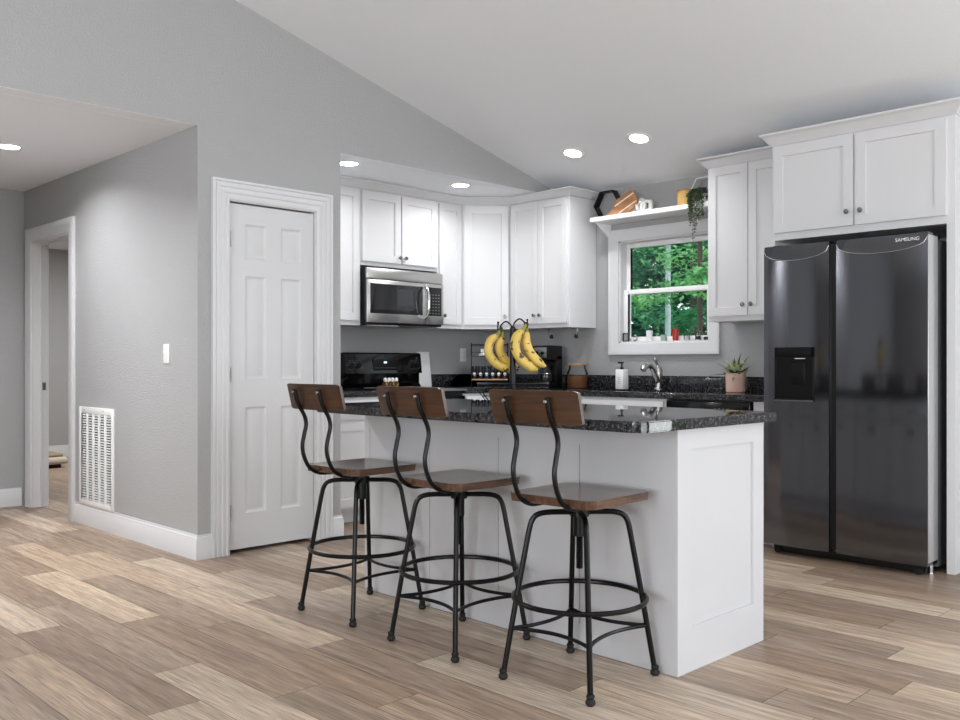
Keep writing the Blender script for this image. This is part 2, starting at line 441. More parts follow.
# baseboards
BBP = [(0, 0), (.016, 0), (.016, .105), (.012, .112), (.012, .122), (.007, .128), (.006, .14), (0, .14)]
hz = lambda x, y, w: (x, y, w)
def bboard(name, path): return struct(name, MB().sweep(path, BBP, hz), M_trim)
bboard('baseboard_hall', [(2.49, 6.545), (2.49, G), (2.575, G)])
bboard('baseboard_pantry', [(3.398, G), (3.475, G), (3.475, 5.085)])
bboard('baseboard_hall_end', [(.9, 7.58), (2.468, 7.58)])
bboard('baseboard_bedroom', [(2.61, 11.15), (5.5, 11.15)])
bboard('baseboard_window', [(W, 1.62), (W, -.4)])

# pantry door: casing, six-panel slab, hinges
CAS = [(0, 0), (0, .012), (.012, .02), (.020, .02), (.023, .014), (.036, .014), (.039, .021), (.052, .021), (.055, .015), (.068, .015), (.071, .022), (.086, .022), (.089, .016), (.098, .016), (.101, .026), (.114, .026), (.114, 0)]
d1 = thing('door_1', None, None, (2.985, G, 0)); d1['kind'] = 'structure'
mesh('casing', MB().sweep([(3.285, 0), (3.285, 2.055), (2.685, 2.055), (2.685, 0)], CAS, lambda u, v, w: (u, G-w, v)), M_trim, d1)
mesh('jamb', MB().box(2.685, 2.69, G, G+T, 0, 2.055).box(3.28, 3.285, G, G+T, 0, 2.055).box(2.69, 3.28, G, G+T, 2.05, 2.055), M_trim, d1)
sl = MB(Matrix.Translation((2.694, G+.012, .022)))
dw, dh = .582, 2.018
ca_, cb_ = (.103, .245), (.346, .489)
holes = []
for (a, b_) in (ca_, cb_):
    for (z0, z1) in ((.205, .828), (.99, 1.60), (1.70, 1.905)): holes.append((a, b_, z0, z1))
sl.panelled(dw, dh, .034, holes, [(.004, .004), (.016, .009), (.022, .009), (.040, .002)])
slab_ = mesh('door_slab', sl, M_door, d1, smooth=25)
for z in (.24, 1.04, 1.83):
    mesh('hinge', MB().cyl((2.692, G+.004, z-.045), (2.692, G+.002, z+.045), .0085, n=10).box(2.692, 2.70, G+.006, G+.0115, z-.043, z+.043), M_nickel, d1)

# hall doorway: casing and jamb only
d2 = thing('door_2', None, None, (2.49, 7.03, 0)); d2['kind'] = 'structure'
CAS2 = [(0, 0), (0, .01), (.01, .014), (.05, .016), (.06, .02), (.085, .022), (.1, .018), (.1, 0)]
mesh('casing', MB().sweep([(7.41, 0), (7.41, 2.04), (6.65, 2.04), (6.65, 0)], CAS2, lambda u, v, w: (2.49-w, u, v)), M_trim, d2)
jb = MB().box(2.49, 2.61, 7.395, 7.41, 0, 2.04).box(2.49, 2.61, 6.65, 6.665, 0, 2.04).box(2.49, 2.61, 6.665, 7.395, 2.025, 2.04)
jb.box(2.545, 2.557, 7.383, 7.395, 0, 2.025).box(2.545, 2.557, 6.665, 6.677, 0, 2.025).box(2.545, 2.557, 6.677, 7.383, 2.013, 2.025)
mesh('jamb', jb, M_trim, d2)
mesh('strike_plate', MB().box(2.558, 2.588, 7.3935, 7.395, .9, .96).box(2.563, 2.577, 7.392, 7.3935, .918, .942), M_nickel, d2)

# kitchen window
wn = thing('window_1', None, None, (W, (wy0+wy1)/2, wz0)); wn['kind'] = 'structure'
WC = [(0, 0), (0, .014), (.006, .018), (.06, .02), (.07, .024), (.088, .024), (.09, .02), (.09, 0)]
mesh('window_casing', MB().sweep([(wy1, wz0), (wy1, wz1), (wy0, wz1), (wy0, wz0)], WC, lambda u, v, w: (W-w, u, v), closed=True), M_trim, wn)
mesh('window_jamb', MB().box(W, W+.14, wy0, wy0+.012, wz0, wz1).box(W, W+.14, wy1-.012, wy1, wz0, wz1).box(W, W+.14, wy0, wy1, wz0, wz0+.012).box(W, W+.14, wy0, wy1, wz1-.012, wz1), M_trim, wn)
def sash(z0, z1, x0, nm):
    y0, y1, x1, f_ = wy0+.012, wy1-.012, x0+.03, .036
    fr = MB().box(x0, x1, y0, y0+f_, z0, z1, .002).box(x0, x1, y1-f_, y1, z0, z1, .002).box(x0, x1, y0+f_, y1-f_, z0, z0+f_, .002).box(x0, x1, y0+f_, y1-f_, z1-f_, z1, .002)
    o = mesh('sash', fr, M_white, wn)
    mesh('glass_pane', MB().box(x0+.012, x0+.016, y0+f_, y1-f_, z0+f_, z1-f_), M_glass, o)
zm = 1.655
sash(wz0+.012, zm+.018, W+.045, 'sash'); sash(zm-.018, wz1-.012, W+.08, 'sash')

# ------------------------------------------------------------------ cabinets
def Mrot(origin, rz): return Matrix.Translation(origin) @ Matrix.Rotation(rz, 4, 'Z')
FX, FY, DIAG, BX = -PI/2, 0, -PI/4, PI/2   # facing -X, -Y, corner, +X
def knob(parent, Mt, x, z, y=0):
    mb = MB(Mt); mb.lathe([(.005, 0), (.005, .012), (.013, .018), (.015, .023), (.012, .028), (0, .03)], (0, 0, 0), 14)
    q = MB(Mt @ Matrix.Translation((x, y, z)) @ Matrix.Rotation(PI/2, 4, 'X')); q.lathe([(.005, 0), (.005, .012), (.013, .018), (.015, .023), (.012, .028), (0, .03)], (0, 0, 0), 14)
    return mesh('knob', q, M_knob, parent)
def pull(parent, Mt, x, z, y=0, L_=.05):
    mb = MB(Mt); mb.tube(bez([(x-L_, y, z), (x-L_*.8, y-.02, z), (x, y-.026, z-.004), (x+L_*.8, y-.02, z), (x+L_, y, z)], 16), .0045, 8)
    mb.ball((x-L_, y-.002, z), .009).ball((x+L_, y-.002, z), .009)
    return mesh('pull', mb, M_knob, parent)
def shaker(parent, Mt, x, z, w, h, name='door', fr=.057, dep=.009, mat=None):
    mb = MB(Mt @ Matrix.Translation((x, -.019, z)))
    mb.panelled(w, h, .019, [(fr, w-fr, fr, h-fr)], [(.0015, dep)])
    return mesh(name, mb, mat or M_cab, parent, smooth=20)
def slabfront(parent, Mt, x, z, w, h, name='drawer'):
    mb = MB(Mt).box(x, x+w, -.019, 0, z, z+h, .002)
    return mesh(name, mb, M_cab, parent)
def carcass(parent, Mt, w, d, z0, z1, toe=0, hollow=False):
    mb = MB(Mt)
    if hollow: mb.box(0, w, .075, d, 0, toe); mb.box(0, w, 0, d, toe, .66); mb.box(0, w, 0, .03, .66, z1); mb.box(0, .016, .03, d, .66, z1); mb.box(w-.016, w, .03, d, .66, z1)
    elif toe: mb.box(0, w, .075, d, 0, toe); mb.box(0, w, 0, d, toe, z1)
    else: mb.box(0, w, 0, d, z0, z1, .001, 1)
    return mesh('body', mb, M_cab, parent)
CR = [(0, -.088), (.008, -.088), (.012, -.074), (.022, -.062), (.034, -.038), (.046, -.02), (.056, -.014), (.058, 0), (0, 0)]
ZB = 1.385

# left run of wall cabinets
c = thing('wall_cabinet', 'white wall cabinet left of the microwave, half hidden by the grey wall edge', 'cabinet', (3.48, 5.37, ZB))
Mt = Mrot((3.48, 5.37, 0), FY); carcass(c, Mt, .603, .325, ZB, 2.39)
dr = shaker(c, Mt, .02, ZB+.035, .563, .955); knob(dr, Mt, .05, ZB+.10, -.019)
c = thing('wall_cabinet', 'short white double-door wall cabinet right above the microwave', 'cabinet', (4.085, 5.37, 1.83))
Mt = Mrot((4.085, 5.37, 0), FY); carcass(c, Mt, .75, .325, 1.83, 2.39)
dr = shaker(c, Mt, .006, 1.862, .364, .513); knob(dr, Mt, .350, 1.905, -.019)
dr = shaker(c, Mt, .382, 1.862, .360, .513); knob(dr, Mt, .405, 1.905, -.019)
c = thing('wall_cabinet', 'narrow white wall cabinet between the microwave and the corner cabinet', 'cabinet', (4.84, 5.37, ZB))
Mt = Mrot((4.84, 5.37, 0), FY); carcass(c, Mt, .265, .325, ZB, 2.39)
dr = shaker(c, Mt, .012, ZB+.035, .236, .955, fr=.05); knob(dr, Mt, .05, ZB+.10, -.019)
# diagonal corner cabinet
c = thing('corner_wall_cabinet', 'white wall cabinet with one wide door set diagonally across the corner', 'cabinet', (5.4, 5.38, ZB))
cb = MB().prism([(5.11, 5.372), (5.392, 5.09), (5.715, 5.09), (5.715, 5.695), (5.11, 5.695)], lambda x, y: (x, y, ZB), lambda x, y: (x, y, 2.39))
mesh('body', cb, M_cab, c)
Mt = Mrot((5.11, 5.372, 0), DIAG)
dr = shaker(c, Mt, .02, ZB+.035, .36, .955); knob(dr, Mt, .35, ZB+.10, -.019)
c = thing('wall_cabinet', 'tall white double-door wall cabinet on the window wall above the coffee maker', 'cabinet', (5.39, 5.085, ZB))
Mt = Mrot((5.39, 5.085, 0), FX); carcass(c, Mt, .615, .325, ZB, 2.39)
dr = shaker(c, Mt, .015, ZB+.035, .288, .955, fr=.05); knob(dr, Mt, .275, ZB+.10, -.019)
dr = shaker(c, Mt, .307, ZB+.035, .288, .955, fr=.05); knob(dr, Mt, .335, ZB+.10, -.019)
cr = MB().sweep([(3.48, 5.37), (5.11, 5.37), (5.39, 5.09), (5.39, 4.47), (5.715, 4.47)], [(a, 2.446+b_*.62) for a, b_ in CR], hz)
cr.prism([(3.48, 5.37), (5.11, 5.37), (5.39, 5.09), (5.39, 4.47), (5.715, 4.47), (5.715, 5.695), (3.48, 5.695)], lambda x, y: (x, y, 2.3925), lambda x, y: (x, y, 2.41))
tag(mesh('crown_moulding', cr, M_cab, loc=(4.6, 5.37, 2.36)), 'white crown moulding running along the tops of the left wall cabinets', 'moulding')

# wall cabinet right of window
TY0, TY1 = 3.272, 2.682
c = thing('wall_cabinet', 'tall white double-door wall cabinet between the window and the refrigerator', 'cabinet', (5.39, TY0, ZB))
Mt = Mrot((5.39, TY0, 0), FX); carcass(c, Mt, TY0-TY1, .325, ZB, 2.42)
dr = shaker(c, Mt, .014, ZB+.035, .286, .985, fr=.055); knob(dr, Mt, .274, ZB+.105, -.019)
dr = shaker(c, Mt, .306, ZB+.035, .272, .985, fr=.055); knob(dr, Mt, .332, ZB+.105, -.019)
mesh('crown', MB().sweep([(5.715, TY0), (5.39, TY0), (5.39, TY1)], [(a, 2.476+b_*.75) for a, b_ in CR], hz), M_cab, c)

# refrigerator surround: deep cabinet above and full-height side panels
c = thing('refrigerator_cabinet', 'deep white double-door cabinet above the refrigerator with panels down its sides', 'cabinet', (5.13, 2.675, 0))
Mt = Mrot((5.13, 2.675, 0), FX)
carcass(c, Mt, 1.03, .585, 1.845, 2.42)
dr = shaker(c, Mt, .018, 1.888, .480, .512); knob(dr, Mt, .468, 1.965, -.019)
dr = shaker(c, Mt, .512, 1.888, .478, .512); knob(dr, Mt, .545, 1.965, -.019)
mesh('side_panel', MB(Mt).box(.988, 1.03, 0, .585, 0, 1.845), M_cab, c)
mesh('side_panel', MB(Mt).box(0, .018, 0, .585, 0, 1.845), M_cab, c)
mesh('crown', MB().sweep([(5.322, 2.675), (5.13, 2.675), (5.13, 1.645), (5.715, 1.645)], [(a, 2.484+b_*.8) for a, b_ in CR], hz), M_cab, c)

# base cabinets
def base(label, Mt, w, d, fronts, name='base_cabinet', loc=None, hollow=False):
    c = thing(name, label, 'cabinet', loc or tuple(Mt.translation))
    carcass(c, Mt, w, d, 0, .872, toe=.1, hollow=hollow)
    for (kind, x, z, ww, hh, kx, kz) in fronts:
        if kind == 'door': f_ = shaker(c, Mt, x, z, ww, hh)
        else: f_ = slabfront(c, Mt, x, z, ww, hh)
        if kx is not None: (pull if kind == 'drawer' else knob)(f_, Mt, kx, kz, -.019)
    return c
base('white base cabinet with a small drawer, seen between the grey wall and the island', Mrot((3.48, 5.09, 0), FY), .58, .605,
     [('drawer', .02, .72, .54, .135, .36, .775), ('door', .02, .12, .54, .58, .06, .62)])
base('white base cabinet right of the stove running into the corner', Mrot((4.866, 5.09, 0), FY), .845, .605,
     [('drawer', .012, .72, .24, .135, .13, .785), ('door', .012, .12, .24, .58, .04, .64)])
base('white base cabinet below the coffee maker counter', Mrot((5.11, 5.085, 0), FX), .60, .605,
     [('drawer', .04, .72, .54, .135, .3, .785), ('door', .04, .12, .268, .58, .28, .64), ('door', .312, .12, .268, .58, .34, .64)])
base('wide white sink base cabinet under the window', Mrot((5.11, 4.485, 0), FX), 1.075, .605,
     [('drawer', .02, .72, 1.035, .135, None, None), ('door', .02, .12, .515, .58, .50, .64), ('door', .54, .12, .515, .58, .57, .64)], hollow=True)
base('narrow white filler cabinet between the dishwasher and the refrigerator', Mrot((5.11, 2.786, 0), FX), .106, .605, [])

# dishwasher
c = thing('dishwasher', 'black built-in dishwasher under the counter beside the sink cabinet', 'dishwasher', (5.11, 3.403, 0))
Mt = Mrot((5.11, 3.403, 0), FX)
mesh('tub', MB(Mt).box(.004, .606, .0, .58, .1, .872).box(.02, .59, .05, .5, 0, .1), M_black, c)
mesh('door', MB(Mt).box(.004, .606, -.022, 0, .11, .755, .004), M_blackgloss, c)
cp = mesh('control_panel', MB(Mt).box(.004, .606, -.026, 0, .76, .866, .006), M_blackgloss, c)
bt = MB(Mt)
for i in range(9): bt.box(.33+i*.022, .342+i*.022, -.0272, -.026, .80, .804)
for i in range(4): bt.box(.36+i*.03, .372+i*.03, -.0272, -.026, .822, .825)
mesh('button_marks', bt, M_ltgrey, cp)

# countertops with backsplash
def granite_obj(name, mb, label, loc): return tag(mesh(name, mb, M_granite, loc=loc, smooth=30), label, 'countertop')
mb = MB().box(3.48, 4.088, 5.065, 5.695, .876, .914, .003).box(3.48, 4.088, 5.675, 5.695, .914, 1.016, .002)
granite_obj('countertop', mb, 'short black granite countertop left of the stove', (3.77, 5.38, .876))
sy0, sy1, sx0, sx1 = 3.50, 4.25, 5.17, 5.56
mb = MB().box(4.866, W-.005, 5.065, 5.695, .876, .914, .003).box(5.085, sx0, 2.69, 5.066, .876, .914, .003).box(sx1, W-.005, 2.69, 5.066, .876, .914)
mb.box(sx0, sx1, 2.69, sy0, .876, .914).box(sx0, sx1, sy1, 5.066, .876, .914)
mb.box(4.866, W-.005, 5.675, 5.695, .914, 1.016, .002).box(W-.025, W-.005, 2.69, 5.675, .914, 1.016, .002)
granite_obj('countertop', mb, 'long black granite countertop turning the corner and running under the window', (5.4, 4, .876))
sk = MB().box(sx0-.01, sx0, sy0-.01, sy1+.01, .69, .875).box(sx1, sx1+.01, sy0-.01, sy1+.01, .69, .875).box(sx0, sx1, sy0-.01, sy0, .69, .875).box(sx0, sx1, sy1, sy1+.01, .69, .875).box(sx0, sx1, sy0, sy1, .68, .69)
sk.lathe([(.04, 0), (.04, .003), (0, .003)], ((sx0+sx1)/2, (sy0+sy1)/2, .69))
tag(mesh('sink', sk, M_steel, loc=(5.36, 3.87, .69)), 'undermount stainless sink sunk in the counter below the window', 'sink')

# ------------------------------------------------------------------ island
IX0, IX1, IY0, IY1 = 2.765, 3.38, 1.80, 3.60
c = thing('kitchen_island', 'white panelled kitchen island in front of the three bar stools', 'island', ((IX0+IX1)/2, (IY0+IY1)/2, 0))
mesh('body', MB().box(IX0+.0195, IX1-.0195, IY0+.0195, IY1-.0195, 0, .875), M_island, c)
Mt = Mrot((IX0+.019, IY1, 0), FX)
L_ = IY1-IY0; ys = [.04, .48, .915, 1.355, 1.72]
fp = MB(Mt @ Matrix.Translation((.0193, -.019, 0)))
fp.panelled(L_-.0386, .876, .0185, [(ys[i]-.0193, ys[i]-.0158, .10, .795) for i in range(4)], [(.0001, .016)])
mesh('seating_side_panel', fp, M_island, c, smooth=20)
Mt = Mrot((IX0, IY0+.019, 0), FY)
ep = MB(Mt @ Matrix.Translation((0, -.019, 0)))
ep.panelled(IX1-IX0, .876, .019, [(.095, .535, .16, .80)], [(.0015, .010)])
mesh('end_panel', ep, M_island, c, smooth=20)
Mt = Mrot((IX0, IY1, 0), FY)
mesh('end_panel', MB().box(IX0, IX1, IY1-.019, IY1, 0, .876), M_island, c)
Mt = Mrot((IX1-.019, IY0+.019, 0), BX)
for k in range(3):
    x0 = .01+k*.587
    dr = slabfront(c, Mt, x0, .715, .575, .14); pull(dr, Mt, x0+.2875, .785, -.019)
    dr = shaker(c, Mt, x0, .12, .285, .58); knob(dr, Mt, x0+.26, .64, -.019)
    dr = shaker(c, Mt, x0+.29, .12, .285, .58); knob(dr, Mt, x0+.315, .64, -.019)
def rrect(x0, x1, y0, y1, rs, n=6):
    o = []
    for k_, (sx_, sy_, a0) in enumerate(((x1, y1, 0), (x0, y1, 90), (x0, y0, 180), (x1, y0, 270))):
        r = rs[k_]; cx = sx_ + (r if sx_ == x0 else -r); cy = sy_ + (r if sy_ == y0 else -r)
        for k in range(n+1):
            a = R(a0+90*k/n); o.append((cx+r*math.cos(a), cy+r*math.sin(a)))
    return o
bm_ = bmesh.new()
pl = rrect(2.49, 3.42, 1.76, 3.64, (.012, .04, .055, .012))
f0 = bm_.faces.new([bm_.verts.new((x, y, .877)) for x, y in pl])
ex = bmesh.ops.extrude_face_region(bm_, geom=[f0]); bmesh.ops.translate(bm_, verts=[v for v in ex['geom'] if isinstance(v, bmesh.types.BMVert)], vec=(0, 0, .038))
bm_.normal_update()
he = [e for e in bm_.edges if abs(e.verts[0].co.z-e.verts[1].co.z) < 1e-6]
bmesh.ops.bevel(bm_, geom=he, offset=.004, segments=3, affect='EDGES')
bm_.verts.index_update(); mb = MB(); mb.add([v.co.copy() for v in bm_.verts], [[v.index for v in f.verts] for f in bm_.faces]); bm_.free()
granite_obj('countertop', mb, 'polished black granite island top carrying the banana stand', (2.96, 2.7, .877))

# ------------------------------------------------------------------ refrigerator
FYL, FYR, FXF = 2.635, 1.722, 4.955
c = thing('refrigerator', 'tall black stainless side-by-side refrigerator with an ice dispenser', 'refrigerator', (5.3, (FYL+FYR)/2, 0))
mesh('body', MB().box(5.115, 5.70, FYR+.004, FYL-.004, .03, 1.765, .005), M_fbody, c)
mesh('gasket', MB().box(5.098, 5.115, FYR+.012, FYL-.012, .07, 1.775), M_rubber, c)
mesh('kick_grille', MB().box(5.02, 5.11, FYR+.03, FYL-.03, .015, .055).box(5.05, 5.09, FYR+.05, FYL-.05, .001, .02), M_black, c)
for y in (FYR+.06, FYL-.06):
    mesh('foot', MB().cyl((5.0, y, .018), (5.07, y, .018), .018, n=14), M_rubber, c)
mesh('levelling_leg', MB().cyl((5.06, FYR+.02, .0), (5.06, FYR+.02, .05), .012, n=12).cyl((5.06, FYR+.02, .0), (5.06, FYR+.02, .008), .018, n=12), M_chrome, c)
for y in (FYR+.05, FYL-.05):
    mesh('hinge_cover', MB().box(5.02, 5.2, y-.03, y+.03, 1.766, 1.80, .006), M_black, c)
def fdoor(ya, yb, hole=None, sm=1):
    """ya > yb; front bulges towards the room; the top is scooped below a curved edge"""
    n = 28; zt, zb = 1.788, .058; dip = .055
    mb = MB()
    us = [i/n for i in range(n+1)]
    def y(u): return ya+(yb-ya)*u
    def s_(u): return max(0, 1-(2*u-1)**2)
    def xf(u): return FXF - .014*s_(u)
    rows = [zb, .10]
    zs = [zb + (zt-.008-zb)*k/34 for k in range(35)]
    vs = []; fs = []
    cols = []
    for u in us:
        zc = zt-.026-.068*s_(u)**.45
        col = [(xf(u), y(u), zb+(zc-zb)*k/30) for k in range(31)]
        col += [(xf(u)+.004, y(u), zc+.004), (FXF+.006, y(u), zt), (5.095, y(u), zt), (5.095, y(u), zb)]
        cols.append(col)
    m = len(cols[0])
    for col in cols: vs += col
    for i in range(n):
        for k in range(m):
            k2 = (k+1) % m
            if hole and k < 30:
                uc = (us[i]+us[i+1])/2; zc_ = (cols[i][k][2]+cols[i][k+1][2])/2
                if hole[0] < y(uc) < hole[1] and hole[2] < zc_ < hole[3]: continue
            fs.append((i*m+k, (i+1)*m+k, (i+1)*m+k2, i*m+k2))
    fs.append(tuple(range(m))); fs.append(tuple(n*m+k for k in range(m-1, -1, -1)))
    mb.add(vs, fs)
    edge = [(cols[i][30][0]-.0005, cols[i][30][1], cols[i][30][2]+.002) for i in range(n+1)]
    return mb, edge
SEAM = 2.241
mb, edge = fdoor(FYL, SEAM+.004)
dl = mesh('door', mb, M_blkst, c, smooth=40); dl['label'] = 'left freezer door with the dispenser'
mesh('top_edge_trim', MB().tube(edge, .003, 8), M_chrome, dl)
mb, edge = fdoor(SEAM-.038, FYR)
drr = mesh('door', mb, M_blkst, c, smooth=40); drr['label'] = 'wide right door with the brand lettering'
mesh('top_edge_trim', MB().tube(edge, .003, 8), M_chrome, drr)
mesh('edge_strip', MB().box(4.960, 5.092, FYR-.0035, FYR+.001, .075, 1.775, .001), plain('satin_strip', (200, 200, 202), .3, .5), drr)
mesh('handle_recess', MB().box(4.975, 5.09, SEAM-.038, SEAM+.004, .07, 1.775), M_black, c)
text_mesh('logo', 'SAMSUNG', .027, Matrix.Translation((FXF-.0035, FYR+.10, 1.757)) @ Matrix.Rotation(-PI/2, 4, 'Z') @ Matrix.Rotation(PI/2, 4, 'X') @ Matrix.Rotation(R(-8), 4, 'X'), M_plate, drr)
# dispenser
dy0, dy1, dz0, dz1 = 2.325, 2.558, .895, 1.20
xq = FXF-.018
ds = MB().box(xq-.004, xq+.012, dy0, dy0+.012, dz0, dz1, .002).box(xq-.004, xq+.012, dy1-.012, dy1, dz0, dz1, .002).box(xq-.004, xq+.012, dy0, dy1, dz1-.06, dz1, .002).box(xq-.004, xq+.012, dy0, dy1, dz0, dz0+.012, .002)
ds.box(xq+.0015, xq+.012, dy0, dy1, dz0, dz1)
M_disp = plain('dispenser_black', (7, 7, 8), .35, spec=.25)
dsp = mesh('dispenser', ds, M_disp, dl)
mesh('paddle', MB().box(xq-.002, xq+.008, dy0+.05, dy0+.13, dz0+.09, dz0+.21, .003), M_disp, dsp)
mesh('drip_tray', MB().box(xq-.006, xq+.0, dy0+.0, dy1-.0, dz0-.004, dz0+.004, .002), M_fbody, dsp)
mesh('panel_light', MB().box(xq-.005, xq+.004, dy0+.05, dy0+.11, dz1-.066, dz1-.063), M_white, dsp)

# ------------------------------------------------------------------ range
RX0, RX1 = 4.09, 4.862
c = thing('stove', 'black freestanding electric stove with a backguard full of knobs', 'stove', ((RX0+RX1)/2, 5.38, 0))
mesh('body', MB().box(RX0+.003, RX1-.003, 5.10, 5.69, .06, .905).box(RX0+.03, RX1-.03, 5.14, 5.65, 0, .06), M_black, c)
ct = mesh('cooktop', MB().box(RX0+.003, RX1-.003, 5.05, 5.62, .905, .922, .004), M_blackgloss, c)
for (x, y, q) in ((4.28, 5.2, .10), (4.28, 5.46, .075), (4.66, 5.2, .075), (4.66, 5.46, .10)):
    mesh('burner_ring', MB().tube([(x+q*math.cos(2*PI*k/32), y+q*math.sin(2*PI*k/32), .9222) for k in range(32)], .0015, 4, closed=True), M_ltgrey, ct)
mesh('cooktop_trim', MB().box(RX0+.003, RX1-.003, 5.040, 5.052, .900, .920, .003), M_steel, ct)
bgd = MB(); bgd.prism([(5.555, .922), (5.69, .922), (5.69, 1.185), (5.60, 1.19), (5.585, 1.18), (5.565, 1.03), (5.60, 1.03), (5.60, .95), (5.575, .922)], lambda y, z: (RX0+.01, y, z), lambda y, z: (RX1-.01, y, z))
bg_ = mesh('backguard', bgd, M_blackgloss, c, smooth=20)
for x in (4.15, 4.215, 4.752, 4.80):
    k = MB(); k.lathe([(.026, 0), (.026, -.004), (.021, -.006), (.019, -.024), (0, -.026)], (x, 5.574, 1.095), 18, 'y')
    k.box(x-.003, x+.003, 5.543, 5.552, 1.078, 1.112)
    kk = mesh('knob', k, M_black, bg_)
    tk = MB()
    for a in range(0, 360, 30):
        tk.box(x+.036*math.cos(R(a))-.0015, x+.036*math.cos(R(a))+.0015, 5.566, 5.575, 1.095+.036*math.sin(R(a))-.0015, 1.095+.036*math.sin(R(a))+.0015)
    mesh('knob_marks', tk, M_ltgrey, kk)
mesh('control_panel', MB().box(4.36, 4.60, 5.568, 5.58, 1.05, 1.14, .001), M_black, bg_)
mesh('clock', MB().box(4.462, 4.492, 5.5665, 5.57, 1.108, 1.122), M_display, bg_)
mk = MB()
for i in range(8): mk.box(4.375+i*.027, 4.387+i*.027, 5.5665, 5.57, 1.07, 1.074)
mesh('button_marks', mk, M_ltgrey, bg_)
od = mesh('oven_door', MB().box(RX0+.006, RX1-.006, 5.065, 5.10, .26, .86, .006), M_blackgloss, c)
mesh('handle', MB().tube([(RX0+.06, 5.065, .80), (RX0+.06, 5.02, .80)], .009, 10).tube([(RX1-.06, 5.065, .80), (RX1-.06, 5.02, .80)], .009, 10).tube([(RX0+.03, 5.02, .80), (RX1-.03, 5.02, .80)], .012, 12), M_steel, od)
mesh('drawer', MB().box(RX0+.006, RX1-.006, 5.07, 5.10, .07, .25, .005), M_blackgloss, c)

# microwave
c = thing('microwave', 'stainless over-the-range microwave above the black stove', 'microwave', ((RX0+RX1)/2, 5.48, 1.41))
mesh('body', MB().box(4.085, 4.838, 5.315, 5.69, 1.393, 1.812, .003), M_black, c)
mesh('vent_trim', MB().box(4.088, 4.838, 5.30, 5.318, 1.728, 1.810, .004), M_steel, c)
md = mesh('door', MB().box(4.088, 4.655, 5.292, 5.315, 1.408, 1.723, .004), M_steel, c)
mesh('window', MB().box(4.115, 4.62, 5.289, 5.295, 1.475, 1.695, .003).box(4.15, 4.52, 5.2875, 5.29, 1.505, 1.665), M_smoked, md)
mesh('handle', MB().tube(bez([(4.638, 5.292, 1.70), (4.638, 5.262, 1.685), (4.640, 5.245, 1.63), (4.640, 5.242, 1.575), (4.640, 5.245, 1.52), (4.638, 5.262, 1.465), (4.638, 5.292, 1.45)], 24), .011, 12), M_chrome, md)
cp = mesh('control_panel', MB().box(4.658, 4.838, 5.292, 5.315, 1.408, 1.723, .004), M_steel, c)
mesh('keypad', MB().box(4.672, 4.815, 5.289, 5.294, 1.475, 1.695, .002), M_black, cp)
kp = MB()
for i in range(4):
    for j in range(7): kp.box(4.69+i*.03, 4.70+i*.03, 5.288, 5.2895, 1.49+j*.024, 1.497+j*.024)
mesh('key_marks', kp, M_ltgrey, cp)
mesh('grease_filter', MB().box(4.12, 4.42, 5.34, 5.62, 1.386, 1.394), M_nickel, c)

